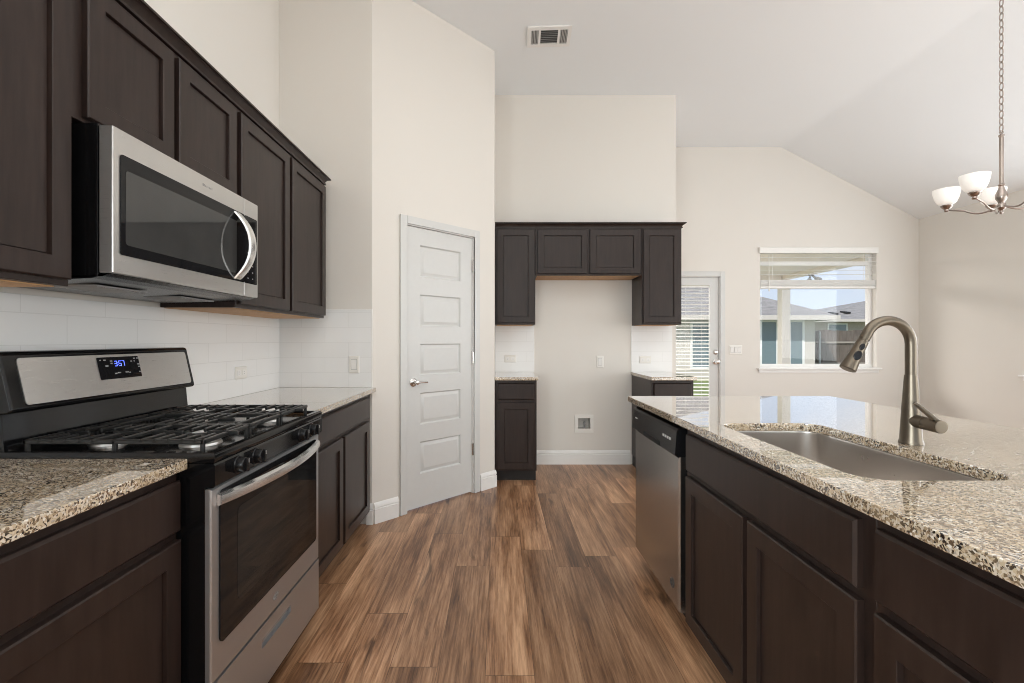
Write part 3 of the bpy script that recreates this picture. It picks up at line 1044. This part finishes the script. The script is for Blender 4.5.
# oven door
m = MB()
m.rings((0.004, 0.016, 0.300), (1, 0, 0), (0, 0, 1), (0, -1, 0), rw - 0.008, 0.528, [(0, 0), (0, 0.012), (0.004, 0.016)])
dr = m.build('oven_door', 'steel_h', rg)
gx0, gx1, gz0, gz1 = 0.040, rw - 0.040, 0.392, 0.815
m = MB()
m.plate(rrect(gx0, gx1, gz0, gz1, 0.016, 5), [], 'y', -0.0045, -0.0002)
m.build('door_glass', 'ovenglass', dr)
MB().plate(rrect(gx0 + 0.085, gx1 - 0.085, gz0 + 0.07, gz1 - 0.075, 0.02, 5), [], 'y', -0.0052, -0.0046).build('window', 'ovenin', dr)
# handle: a bowed flat bar
m = MB()
hp, hr = [], []
for k in range(25):
    u = k / 24
    x = 0.028 + (rw - 0.056) * u
    bow = 0.042 * (1 - (2 * u - 1) ** 2)
    hp.append((x, -0.006 - bow, 0.792 + 0.0 * u))
secs = []
t = bmesh.new()
prev = None
for i, p in enumerate(hp):
    vs_ = [t.verts.new((p[0], p[1] + dy, p[2] + dz)) for dy, dz in ((-0.008, -0.012), (-0.010, 0.0), (-0.008, 0.012), (0.004, 0.017), (0.006, 0.0), (0.004, -0.017))]
    if prev:
        for k in range(6):
            t.faces.new((prev[k], prev[(k + 1) % 6], vs_[(k + 1) % 6], vs_[k]))
    else:
        t.faces.new(vs_[::-1])
    prev = vs_
t.faces.new(prev)
bmesh.ops.recalc_face_normals(t, faces=t.faces[:])
m.merge(t)
m.build('handle', 'brightsteel', dr, angle=50)
# maker's mark on the door: an oval swoosh with a small script line
m = MB()
cx, cz = rw / 2 - 0.01, 0.346
ring = [(cx + 0.016 * cos(2 * pi * k / 28) + 0.003 * sin(2 * pi * k / 28), -0.0008, cz + 0.010 * sin(2 * pi * k / 28) + 0.002 * cos(2 * pi * k / 28)) for k in range(24)]
m.tube(ring, 0.0012, 6)
m.tube([(cx - 0.012 + 0.024 * k / 12, -0.0008, cz - 0.001 + 0.003 * sin(k * 1.9)) for k in range(13)], 0.0011, 6)
m.build('emblem', 'grayink', dr)
# storage drawer with a cut-in pull
m = MB()
dz0, dz1 = 0.085, 0.294
px0, px1, pz0, pz1 = 0.275, 0.485, 0.222, 0.252
m.plate(rect(0.004, rw - 0.004, dz0, dz1), [rrect(px0, px1, pz0, pz1, 0.006, 3)], 'y', 0.0, 0.016)
sd = m.build('storage_drawer', 'steel_h', rg)
m = MB()
m.rings((px0, 0.0158, pz0), (1, 0, 0), (0, 0, 1), (0, -1, 0), px1 - px0, pz1 - pz0, [(0, 0), (0, 0.002), (0.003, 0.003)])
m.box(px0, px1, 0.002, 0.010, pz1 - 0.009, pz1 - 0.0005, 0.001)
m.build('recessed_pull', 'grayink', sd)
for fx in (0.05, rw - 0.05):
    for fy in (0.08, 0.55):
        MB().lathe([(0.020, 0.0), (0.020, 0.012), (0.010, 0.016), (0.010, 0.056)], (fx, fy, 0.0), seg=14).build('foot', 'blackplastic', rg)
# back guard with console
m = MB()
m.prism([(0.555, 0.915), (0.562, 0.98), (0.566, 1.0275), (0.63, 1.0275), (0.64, 0.915)], 'x', 0.006, rw - 0.006)
m.build('backguard', 'blackgloss', rg)
m = MB()
# console: side profile leaning back, rounded
t = bmesh.new()
cp = [(0.531, 1.038), (0.566, 1.192), (0.574, 1.199), (0.640, 1.199), (0.640, 1.030), (0.540, 1.030)]
v0 = [t.verts.new((0.0, a, b)) for a, b in cp]
v1 = [t.verts.new((rw, a, b)) for a, b in cp]
t.faces.new(v0)
t.faces.new(v1[::-1])
for k in range(len(cp)):
    j = (k + 1) % len(cp)
    t.faces.new((v0[k], v0[j], v1[j], v1[k]))
bmesh.ops.recalc_face_normals(t, faces=t.faces[:])
bmesh.ops.bevel(t, geom=t.edges[:], offset=0.007, segments=3, profile=0.5, affect='EDGES')
m.merge(t)
m.build('console', 'blackgloss', rg)
# console face frame of reference: V runs up the slope, N outward
V = Vector((0, 0.035, 0.154)).normalized()
N = Vector((0, -V.z, V.y))
P0 = Vector((0, 0.531, 1.038))
def slab_on(m, x0, x1, v0_, v1_, d0, d1, r_=0.008):
    lo = rrect(x0, x1, v0_, v1_, r_, 4)
    t = bmesh.new()
    ls = []
    for d_ in (d0, d1):
        ls.append([t.verts.new(Vector((u, 0, 0)) + P0 + V * v + N * d_) for u, v in lo])
    t.faces.new(ls[1])
    t.faces.new(ls[0][::-1])
    n_ = len(lo)
    for k in range(n_):
        j = (k + 1) % n_
        t.faces.new((ls[0][k], ls[0][j], ls[1][j], ls[1][k]))
    bmesh.ops.recalc_face_normals(t, faces=t.faces[:])
    m.merge(t)
m = MB()
slab_on(m, 0.040, rw - 0.024, 0.012, 0.145, 0.0004, 0.003, 0.010)
con = m.build('console_panel', 'steel', rg)
m = MB()
slab_on(m, 0.295, 0.472, 0.060, 0.136, 0.0032, 0.0050, 0.004)
m.build('display', 'ovenglass', con)
SEG = {'3': 'abgcd', '5': 'afgcd', '7': 'abc'}
def seg_digit(m, ch, u0, v0_, w_, h_):
    tt = w_ * 0.17
    bars = {'a': (0, 1, 1, 1), 'd': (0, 0, 1, 0), 'g': (0, .5, 1, .5), 'f': (0, .5, 0, 1), 'b': (1, .5, 1, 1), 'c': (1, 0, 1, .5), 'e': (0, 0, 0, .5)}
    for s_ in SEG[ch]:
        a, b, c_, d_ = bars[s_]
        slab_on(m, u0 + a * w_ - tt / 2, u0 + c_ * w_ + tt / 2, v0_ + b * h_ - tt / 2, v0_ + d_ * h_ + tt / 2, 0.0051, 0.0056, tt * 0.3)
m = MB()
seg_digit(m, '3', 0.362, 0.104, 0.009, 0.017)
seg_digit(m, '5', 0.380, 0.104, 0.009, 0.017)
seg_digit(m, '7', 0.394, 0.104, 0.009, 0.017)
slab_on(m, 0.3745, 0.3763, 0.1075, 0.1093, 0.0051, 0.0056, 0.0006)
slab_on(m, 0.3745, 0.3763, 0.1150, 0.1168, 0.0051, 0.0056, 0.0006)
m.build('clock_digits', 'blue', con)
for (u, v, w_) in ((0.303, 0.112, 0.006), (0.318, 0.112, 0.010), (0.322, 0.092, 0.012), (0.344, 0.108, 0.010), (0.345, 0.100, 0.008), (0.432, 0.104, 0.008), (0.447, 0.114, 0.009),
                   (0.462, 0.114, 0.009), (0.447, 0.104, 0.006), (0.462, 0.092, 0.009), (0.462, 0.083, 0.010), (0.354, 0.064, 0.010), (0.366, 0.066, 0.014), (0.400, 0.066, 0.014), (0.417, 0.064, 0.006), (0.462, 0.064, 0.010)):
    m = MB()
    v += 0.012
    slab_on(m, u, u + w_, v, v + 0.004, 0.0051, 0.0055, 0.0008)
    m.build('touch_key', 'grayink', con)
# burners and grates
BUR = [(0.175, 0.135, 0.046), (0.175, 0.415, 0.038), (rw - 0.175, 0.135, 0.040), (rw - 0.175, 0.415, 0.034), (rw / 2, 0.275, 0.036)]
for (bx, by, br) in BUR:
    m = MB()
    m.lathe([(br + 0.012, 0.0), (br + 0.010, 0.007), (br + 0.001, 0.010), (br - 0.003, 0.017), (0.006, 0.017)], (bx, by, 0.9145), seg=28)
    bo = m.build('burner', 'alum', rg)
    MB().lathe([(br - 0.004, 0.0175), (br, 0.0195), (br, 0.0235), (br - 0.006, 0.0265), (0.004, 0.0275)], (bx, by, 0.9145), seg=28).build('burner_cap', 'iron', bo)
def bar(m, x0, x1, y0, y1, z0=0.944, z1=0.957):
    m.box(x0, x1, y0, y1, z0, z1, 0.0025, 1)
GX = [(0.030, 0.268), (0.272, rw - 0.272), (rw - 0.268, rw - 0.030)]
gy0, gy1 = 0.036, 0.532
for gi, (ga, gb) in enumerate(GX):
    m = MB()
    t_ = 0.011
    bar(m, ga, ga + t_, gy0, gy1)
    bar(m, gb - t_, gb, gy0, gy1)
    bar(m, ga, gb, gy0, gy0 + t_)
    bar(m, ga, gb, gy1 - t_, gy1)
    bar(m, ga, gb, (gy0 + gy1) / 2 - t_ / 2, (gy0 + gy1) / 2 + t_ / 2)
    gc = (ga + gb) / 2
    wid = gb - ga
    for cy in ((0.135, 0.415) if gi != 1 else (0.275,)):
        # fingers reaching in over each burner
        for dy in (-0.074, -0.037, 0.0, 0.037, 0.074):
            reach = {0.0: 0.076, 0.037: 0.082, 0.074: 0.094}[abs(dy)]
            bar(m, ga, ga + reach, cy + dy - 0.005, cy + dy + 0.005, 0.946, 0.9585)
            bar(m, gb - reach, gb, cy + dy - 0.005, cy + dy + 0.005, 0.946, 0.9585)
        bar(m, gc - 0.005, gc + 0.005, cy - 0.128, cy - 0.036, 0.946, 0.9585)
        bar(m, gc - 0.005, gc + 0.005, cy + 0.036, cy + 0.128, 0.946, 0.9585)
    if gi == 1:
        for cy in (0.085, 0.465):
            bar(m, ga, gb, cy - 0.005, cy + 0.005, 0.946, 0.9585)
    for fx in (ga + 0.002, gb - 0.013):
        for fy in (gy0 + 0.002, (gy0 + gy1) / 2 - 0.005, gy1 - 0.013):
            m.box(fx, fx + 0.011, fy, fy + 0.011, 0.9152, 0.946, 0.002, 1)
    m.build('grate', 'iron', rg)

# ================================================================== microwave
MY0, MY1 = 1.270, 2.036
mw = thing('microwave', 'stainless over-the-range microwave with dark glass door', 'microwave', (-1.044, MY0, 1.40), 90)
mwW = MY1 - MY0
z0, z1 = 0.012, 0.412                # local heights above 1.40
m = MB()
m.box(0, mwW, 0.040, 0.415, 0.004, 0.418, 0.002)
m.build('case', 'blackgloss', mw)
m = MB()
m.prism([(0.012, 0.012), (0.06, -0.002), (0.30, -0.012), (0.40, -0.012), (0.40, 0.0035), (0.03, 0.0035)], 'x', 0.004, mwW - 0.004)
m.build('underside', 'blackplastic', mw)
for a, b in ((0.10, 0.30), (mwW - 0.30, mwW - 0.10)):
    m = MB()
    m.box(a, b, 0.13, 0.27, -0.012, -0.008)
    for k in range(9):
        m.box(a + 0.01 + k * 0.02, a + 0.018 + k * 0.02, 0.135, 0.265, -0.0145, -0.012)
    m.build('grease_filter', 'grayink', mw)
sx = 0.655                           # seam between door and control strip
m = MB()
m.box(0.0, sx, 0.0, 0.039, z0, z1, 0.004)
md = m.build('door', 'steel', mw)
m = MB()
m.box(sx + 0.002, mwW, 0.0, 0.039, z0, z1, 0.004)
ctl = m.build('control_strip', 'steel', mw)
gz0, gz1 = 0.065, 0.343
MB().plate(rrect(0.024, sx - 0.0008, gz0, gz1, 0.008, 4), [], 'y', -0.003, -0.0002).build('door_glass', 'ovenglass', md)
MB().plate(rrect(0.040, sx - 0.060, gz0 + 0.030, gz1 - 0.040, 0.010, 4), [], 'y', -0.0037, -0.0031).build('window', 'ovenpane', md)
MB().plate(rrect(sx + 0.0025, mwW - 0.014, gz0, gz1, 0.006, 4), [], 'y', -0.003, -0.0002).build('control_glass', 'ovenglass', ctl)
for r_ in range(5):
    for c_ in range(2):
        m = MB().box(sx + 0.020 + c_ * 0.036, sx + 0.028 + c_ * 0.036, -0.0036, -0.0031, 0.085 + r_ * 0.026, 0.0885 + r_ * 0.026)
        m.build('touch_key', 'grayink', ctl)
m = MB()
hx_ = 0.600
pts, n_ = [], 21
for k in range(n_):
    u = k / (n_ - 1)
    pts.append((hx_ + 0.010 * (1 - (2 * u - 1) ** 2), -0.002 - 0.058 * (1 - abs(2 * u - 1) ** 2.2), 0.072 + 0.266 * u))
t = bmesh.new()
prev = None
for p in pts:
    vs_ = [t.verts.new((p[0] + a, p[1] + b, p[2])) for a, b in ((-0.023, 0.004), (-0.020, -0.004), (0.0, -0.008), (0.020, -0.004), (0.023, 0.004), (0.0, 0.005))]
    if prev:
        for k in range(6):
            t.faces.new((prev[k], prev[(k + 1) % 6], vs_[(k + 1) % 6], vs_[k]))
    else:
        t.faces.new(vs_)
    prev = vs_
t.faces.new(prev[::-1])
bmesh.ops.recalc_face_normals(t, faces=t.faces[:])
m.merge(t)
m.build('handle', 'brightsteel', md, angle=50)
m = MB()
for k, w_ in enumerate((0.006, 0.004, 0.003, 0.004, 0.003, 0.005, 0.004, 0.003)):
    m.box(0.385 + k * 0.0075, 0.385 + k * 0.0075 + w_, -0.0006, -0.0001, 0.374, 0.374 + (0.009 if k in (0, 1, 7) else 0.006))
m.build('emblem', 'grayink', md)

# ================================================================== dishwasher
dw = thing('dishwasher', 'stainless dishwasher with black top panel at the island end', 'dishwasher', (0.742, 2.552, 0), -90)
dwW = 0.62
m = MB()
m.box(0.006, dwW - 0.006, 0.030, 0.60, 0.105, 0.862, 0.002)
m.build('tub', 'blackplastic', dw)
m = MB()
m.rings((0.002, 0.029, 0.108), (1, 0, 0), (0, 0, 1), (0, -1, 0), dwW - 0.004, 0.640, [(0, 0), (0, 0.024), (0.005, 0.031)])
dd = m.build('door', 'steel_d', dw)
m = MB()
m.prism([(0.029, 0.7495), (-0.010, 0.7495), (-0.019, 0.757), (-0.012, 0.855), (-0.004, 0.864), (0.029, 0.864)], 'x', 0.0, dwW)
cp_ = m.build('control_panel', 'blackplastic', dw)
m = MB()
m.box(0.20, 0.44, -0.0205, -0.010, 0.752, 0.776, 0.004)
m.build('pocket_handle', 'dark', cp_)
for k in range(4):
    MB().box(0.470 + k * 0.026, 0.484 + k * 0.026, -0.0178, -0.014, 0.806, 0.817, 0.001).build('button', 'ink', cp_)
MB().box(0.05, 0.085, -0.0175, -0.014, 0.815, 0.821, 0.001).build('indicator_print', 'ink', cp_)
m = MB()
cx, cz = dwW - 0.075, 0.195
m.tube([(cx + 0.019 * cos(2 * pi * k / 28), -0.003, cz + 0.019 * sin(2 * pi * k / 28)) for k in range(29)], 0.0014, 6)
m.tube([(cx - 0.003 + 0.007 * cos(2 * pi * k / 16), -0.003, cz + 0.003 + 0.007 * sin(2 * pi * k / 16)) for k in range(2, 15)], 0.0014, 6)
m.tube([(cx + 0.003 + 0.006 * cos(2 * pi * k / 16), -0.003, cz - 0.004 + 0.006 * sin(2 * pi * k / 16)) for k in range(4, 17)], 0.0014, 6)
m.build('emblem', 'darkink', dd)
MB().box(0.01, dwW - 0.01, 0.085, 0.55, 0.0, 0.104).build('toe_kick', 'toe', dw)

# ================================================================== wall plates
def outlet(label, loc, rz, horizontal=False):
    root = thing('wall_outlet', label, 'outlet', loc, rz, 'outlets')
    w_, h_ = (0.115, 0.07) if horizontal else (0.07, 0.115)
    MB().rings((-w_ / 2, -0.0006, -h_ / 2), (1, 0, 0), (0, 0, 1), (0, -1, 0), w_, h_, [(0, 0), (0, 0.003), (0.004, 0.006)]).build('plate', 'plastic', root)
    for s_ in (-1, 1):
        cx_, cz_ = (s_ * 0.026, 0) if horizontal else (0, s_ * 0.026)
        f = MB().plate(rrect(cx_ - 0.016, cx_ + 0.016, cz_ - 0.016, cz_ + 0.016, 0.008, 4), [], 'y', -0.0082, -0.0066).build('receptacle', 'white', root)
        sl = MB()
        for q in (-0.006, 0.006):
            if horizontal:
                sl.box(cx_ - 0.004, cx_ + 0.004, -0.0086, -0.0083, cz_ + q - 0.001, cz_ + q + 0.001)
            else:
                sl.box(cx_ + q - 0.001, cx_ + q + 0.001, -0.0086, -0.0083, cz_ - 0.004, cz_ + 0.004)
        sl.build('slots', 'grayink', f)
    return root
def switch(label, loc, rz, gang=1):
    root = thing('light_switch', label, 'switch', loc, rz, 'light switches')
    w_ = 0.07 + 0.046 * (gang - 1)
    MB().rings((-w_ / 2, -0.0006, -0.0575), (1, 0, 0), (0, 0, 1), (0, -1, 0), w_, 0.115, [(0, 0), (0, 0.003), (0.004, 0.006)]).build('plate', 'plastic', root)
    for g_ in range(gang):
        cx_ = (g_ - (gang - 1) / 2) * 0.046
        m = MB()
        m.prism([(-0.0066, -0.033), (-0.0086, -0.033), (-0.0110, 0.0), (-0.0135, 0.033), (-0.0066, 0.033)], 'x', cx_ - 0.0165, cx_ + 0.0165)
        m.build('rocker', 'white', root)
        MB().plate(rect(cx_ - 0.0185, cx_ + 0.0185, -0.036, 0.036), [rect(cx_ - 0.0170, cx_ + 0.0170, -0.0335, 0.0335)], 'y', -0.0072, -0.0066).build('rocker_gap', 'grayink', root)
    return root
outlet('white outlet low on the tile backsplash right of the range', (XL + 0.009, 2.655, 1.045), 90, True)
switch('white switch on the tiled narrow wall above the corner counter', (-0.965, YS - 0.009, 1.067), 0)
outlet('white outlet on the tile beside the pantry door', (0.112, YF - 0.009, 1.045), 0, True)
switch('white switch on the bare wall in the fridge gap', (1.0, YF, 1.015), 0)
outlet('white outlet on the tile right of the fridge gap', (1.447, YF - 0.009, 1.035), 0, True)
switch('white triple switch on the far wall between patio door and window', (2.978, YB, 1.105), 0, 3)

# recessed water-supply box in the fridge gap
wb = thing('supply_box', 'white recessed water supply box low in the fridge gap', 'wall box', (0.843, YF, 0.40), 0)
MB().plate(rect(-0.092, 0.092, -0.088, 0.088), [rect(-0.062, 0.062, -0.05, 0.058)], 'y', -0.010, -0.0005).build('flange', 'plastic', wb)
m = MB()
m.plate(rect(-0.0615, 0.0615, -0.0500, 0.0580), [rect(-0.0590, 0.0590, -0.0475, 0.0555)], 'y', -0.0095, 0.085)
m.box(-0.0615, 0.0615, 0.0852, 0.088, -0.0500, 0.0580)
m.build('cavity', plain('white_box_liner', (0.55, 0.53, 0.50), 0.5), wb)
m = MB()
m.tube([(0.012, 0.045, -0.047), (0.012, 0.045, 0.0)], 0.008, 10)
m.lathe([(0.004, 0), (0.013, 0.002), (0.013, 0.010), (0.006, 0.014)], (0.012, 0.045, 0.0), 'z', 12)
m.tube([(0.012, 0.045, -0.012), (0.012, 0.015, -0.012)], 0.006, 10)
m.build('valve', 'grayink', wb)

# ceiling vent
vt = thing('ceiling_vent', 'white ceiling air vent with three louvred sections', 'vent', (0.400, 3.755, CZ), -3)
VX, VYh = 0.172, 0.125
secs = [(-0.145, -0.085), (-0.068, 0.068), (0.085, 0.145)]
MB().plate(rect(-VX, VX, -VYh, VYh), [rect(a, b, -0.088, 0.088) for a, b in secs], 'z', -0.012, -0.0005).build('frame', 'white', vt)
MB().box(-0.15, 0.15, -0.092, 0.092, -0.0022, -0.0006).build('duct_opening', plain('grey_vent_throat', (0.10, 0.10, 0.10), 0.7), vt)
m = MB()
for k in range(8):
    y_ = -0.077 + k * 0.022
    m.prism([(y_ - 0.009, -0.0105), (y_ - 0.007, -0.0115), (y_ + 0.005, -0.0038), (y_ + 0.003, -0.0028)], 'x', -0.066, 0.066)
for a, b in (secs[0], secs[2]):
    n_ = 5
    for k in range(n_):
        x_ = a + 0.006 + k * (b - a - 0.012) / (n_ - 1)
        m.prism([(x_ - 0.005, -0.0105), (x_ - 0.0035, -0.0115), (x_ + 0.004, -0.0038), (x_ + 0.0025, -0.0028)], 'y', -0.087, 0.087)
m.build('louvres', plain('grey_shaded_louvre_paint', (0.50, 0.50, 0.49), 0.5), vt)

# ================================================================== chandelier
CX, CY = 3.10, 2.90
ch = thing('chandelier', 'brushed nickel chandelier with lit white glass bowls, on a chain', 'chandelier', (CX, CY, 0))
m = MB()
m.lathe([(0.062, CZ - 0.0005), (0.062, CZ - 0.012), (0.045, CZ - 0.028), (0.012, CZ - 0.034), (0.008, CZ - 0.05)][::-1], (0, 0, 0), seg=28)
m.build('canopy', 'satin', ch)
m = MB()
zt = CZ - 0.045
k = 0
z = 2.512
while z < zt - 0.02:
    pts = []
    for q in range(17):
        t = 2 * pi * q / 16
        a, b = 0.0105 * cos(t), 0.026 * sin(t)
        pts.append((a if k % 2 else 0, 0 if k % 2 else a, z + 0.024 + b))
    m.tube(pts, 0.0031, 6, caps=False)
    z += 0.043
    k += 1
m.build('chain', 'satin', ch)
m = MB()
m.lathe([(0.002, 2.006), (0.007, 2.009), (0.010, 2.019), (0.006, 2.030), (0.012, 2.034), (0.021, 2.044), (0.024, 2.054), (0.021, 2.066), (0.015, 2.074), (0.017, 2.084),
         (0.026, 2.100), (0.029, 2.116), (0.025, 2.136), (0.016, 2.159), (0.0115, 2.179), (0.016, 2.184), (0.016, 2.189), (0.0105, 2.194), (0.0105, 2.482), (0.014, 2.486), (0.014, 2.494), (0.004, 2.504)], (0, 0, 0), seg=24)
ring = [(0.011 * cos(2 * pi * q / 16), 0, 2.512 + 0.011 * sin(2 * pi * q / 16)) for q in range(17)]
m.tube(ring, 0.003, 6, caps=False)
m.build('stem', 'satin', ch)
for q in range(5):
    t = R(53 + 72 * q)
    d_ = Vector((cos(t), sin(t), 0))
    m = MB()
    path = []
    for u in range(15):
        s_ = u / 14
        r_ = 0.018 + (0.25 - 0.018) * s_
        zz = 2.054 - 0.022 * sin(pi * min(1, s_ * 1.55)) + 0.062 * max(0, s_ - 0.35) ** 1.4
        path.append(d_ * r_ + Vector((0, 0, zz)))
    m.tube(path, 0.0052, 8)
    tip = path[-1]
    arm = m.build('arm', 'satin', ch)
    base = Vector((d_.x * 0.25, d_.y * 0.25, tip.z))
    MB().lathe([(0.010, -0.012), (0.014, -0.006), (0.012, 0.004), (0.022, 0.012), (0.031, 0.024), (0.032, 0.030), (0.020, 0.032)], base, seg=20).build('shade_holder', 'satin', arm)
    pr = [(0.022, 0.033), (0.036, 0.037), (0.050, 0.051), (0.061, 0.077), (0.068, 0.108), (0.071, 0.134), (0.068, 0.134), (0.065, 0.108), (0.058, 0.079), (0.047, 0.055), (0.034, 0.041), (0.018, 0.039)]
    MB().lathe(pr, base, seg=32).build('shade', 'shade', arm, angle=50)
    MB().lathe([(0.011, 0.042), (0.012, 0.055), (0.021, 0.072), (0.024, 0.086), (0.018, 0.102), (0.004, 0.110)], base, seg=16).build('bulb', 'bulb', arm)
    ld = bpy.data.lights.new('chandelier_bulb_light', 'POINT')
    ld.energy = 0.3
    ld.color = (1.0, 0.97, 0.93)
    ld.shadow_soft_size = 0.12
    lo_ = bpy.data.objects.new('chandelier_bulb_light', ld)
    COL.objects.link(lo_)
    lo_.location = (CX + base.x, CY + base.y, base.z + 0.27)

# ================================================================== outdoors
g = MB()
g.box(-14, 40, 9.75, 60, -0.45, -0.25)
tag(g.build('lawn', 'grass'), 'green lawn beyond the patio', 'grass', kind='stuff')
tag(MB().box(-2, 6.2, 6.06, 9.74, -0.30, -0.06, 0.01).build('patio_slab', 'concrete'), 'pale concrete patio slab outside the door', 'patio', kind='structure')
pc = thing('patio_cover', 'cream covered patio roof seen through the top of the window', 'patio roof', (5.48, 9.2, 0))
MB().box(-1.0, 5.455, 6.10, 9.055, 2.47, 2.52).build('soffit', 'soffit', pc, local=False)
MB().box(5.46, 5.63, 6.10, 9.24, 2.40, 2.75, 0.004).build('side_beam', 'soffit', pc, local=False)
MB().box(-1.0, 5.455, 9.06, 9.24, 2.30, 2.75, 0.004).build('front_beam', 'soffit', pc, local=False)
MB().prism([(6.10, 3.1), (6.10, 3.16), (9.55, 2.82), (9.55, 2.76)], 'x', -1.1, 5.8).build('roof_deck', 'shingle', pc, local=False)
m = MB()
m.box(5.463, 5.626, 9.07, 9.225, -0.25, 2.398, 0.004)
m.box(5.445, 5.645, 9.05, 9.245, -0.25, -0.02, 0.006)
m.build('column', 'soffit', pc, local=False)
fl = thing('flood_light', 'small twin flood light under the patio beam', 'outdoor light', (5.545, 8.35, 2.40))
MB().lathe([(0.05, -0.001), (0.05, -0.03), (0.02, -0.035)][::-1], (0, 0, 0), seg=16).build('mount', 'grayink', fl)
for s_ in (-1, 1):
    MB().tube([(0, s_ * 0.02, -0.03), (0.02, s_ * 0.07, -0.07), (0.04, s_ * 0.10, -0.10), (0.06, s_ * 0.14, -0.13)], [0.012, 0.02, 0.045, 0.05], 12).build('lamp_head', 'grayink', fl)

# fence
fn = thing('wooden_fence', 'weathered brown wooden privacy fence behind the yard', 'fence', (20, 19, -0.25))
m = MB()
random.seed(4)
x = 12.2
while x < 30:
    top = 1.62 + random.uniform(-0.02, 0.02)
    m.box(x, x + 0.135, 19.0, 19.02, -0.25, top)
    x += 0.142
m.build('boards', 'fence', fn, local=False)
for z_ in (0.25, 1.10):
    MB().box(12.2, 30, 18.955, 18.995, z_, z_ + 0.07).build('rail', plain('pale_fence_rail', (0.34, 0.30, 0.26), 0.85), fn, local=False)
x = 12.90
while x < 30:
    MB().lathe([(0.035, -0.25), (0.035, 1.55), (0.01, 1.58)], (x, 18.91, 0), seg=10).build('post', plain('galvanised_post', (0.5, 0.5, 0.5), 0.5), fn, local=False)
    x += 2.4

def house(label, x0, x1, y0, y1, eave, ridge, over, wallmat, wins, run=None, vents=()):
    root = thing('house', label, 'house', ((x0 + x1) / 2, (y0 + y1) / 2, -0.25), 0, 'houses beyond the fence')
    MB().box(x0, x1, y0, y1, -0.25, eave).build('wall', wallmat, root, local=False)
    a, b, c, d = x0 - over, x1 + over, y0 - over, y1 + over
    e0 = eave - 0.12
    ym = (c + d) / 2
    hd = (d - c) / 2
    run = run or hd
    r0, r1 = a + run, b - run
    if r0 > r1:
        r0 = r1 = (a + b) / 2
    m = MB()
    vs = [(a, c, e0), (b, c, e0), (b, d, e0), (a, d, e0), (a, c, e0 + 0.15), (b, c, e0 + 0.15), (b, d, e0 + 0.15), (a, d, e0 + 0.15), (r0, ym, ridge), (r1 + 0.001, ym, ridge)]
    m._add(vs, [(3, 2, 1, 0), (0, 1, 5, 4), (1, 2, 6, 5), (2, 3, 7, 6), (3, 0, 4, 7), (4, 5, 9, 8), (5, 6, 9), (6, 7, 8, 9), (7, 4, 8)])
    rf = m.build('roof', 'shingle', root, local=False, smooth=False)
    MB().box(a - 0.01, b + 0.01, c - 0.03, c - 0.005, e0, e0 + 0.17).build('fascia', 'siding', root, local=False)
    for (wx0, wx1, wz0, wz1) in wins:
        f = MB().plate(rect(wx0 - 0.08, wx1 + 0.08, wz0 - 0.08, wz1 + 0.08), [rect(wx0, wx1, wz0, wz1)], 'y', y0 - 0.04, y0 - 0.001).build('window', 'white', root, local=False)
        MB().box(wx0, wx1, y0 - 0.02, y0 - 0.005, wz0, wz1).build('pane', 'housewin', f, local=False)
    for (vx, t_) in vents:
        yy = c + (ym - c) * t_
        zz = e0 + 0.15 + (ridge - e0 - 0.15) * t_
        MB().prism([(yy - 0.30, zz - 0.05), (yy - 0.30, zz + 0.05), (yy + 0.25, zz + 0.17), (yy + 0.25, zz + 0.02)], 'x', vx, vx + 0.38).build('roof_vent', 'dark', rf, local=False)
    return root
house('low cream house with hipped grey roof beyond the patio column', 2.0, 12.1, 18.0, 28.0, 2.10, 4.75, 0.55, 'siding',
      [(4.5, 5.9, 0.2, 1.85), (7.4, 8.6, 0.2, 1.85), (10.05, 10.60, 0.2, 1.92), (11.15, 11.60, 0.2, 1.92)])
house('tan brick house with large grey roof and two dark roof vents', 21.8, 44.0, 32.5, 43.5, 2.6, 4.4, 0.5, 'brickhouse',
      [(22.8, 24.0, 1.0, 2.3), (25.5, 27.2, 1.0, 2.3)], run=8.4, vents=((23.6, 0.25), (24.7, 0.30)))
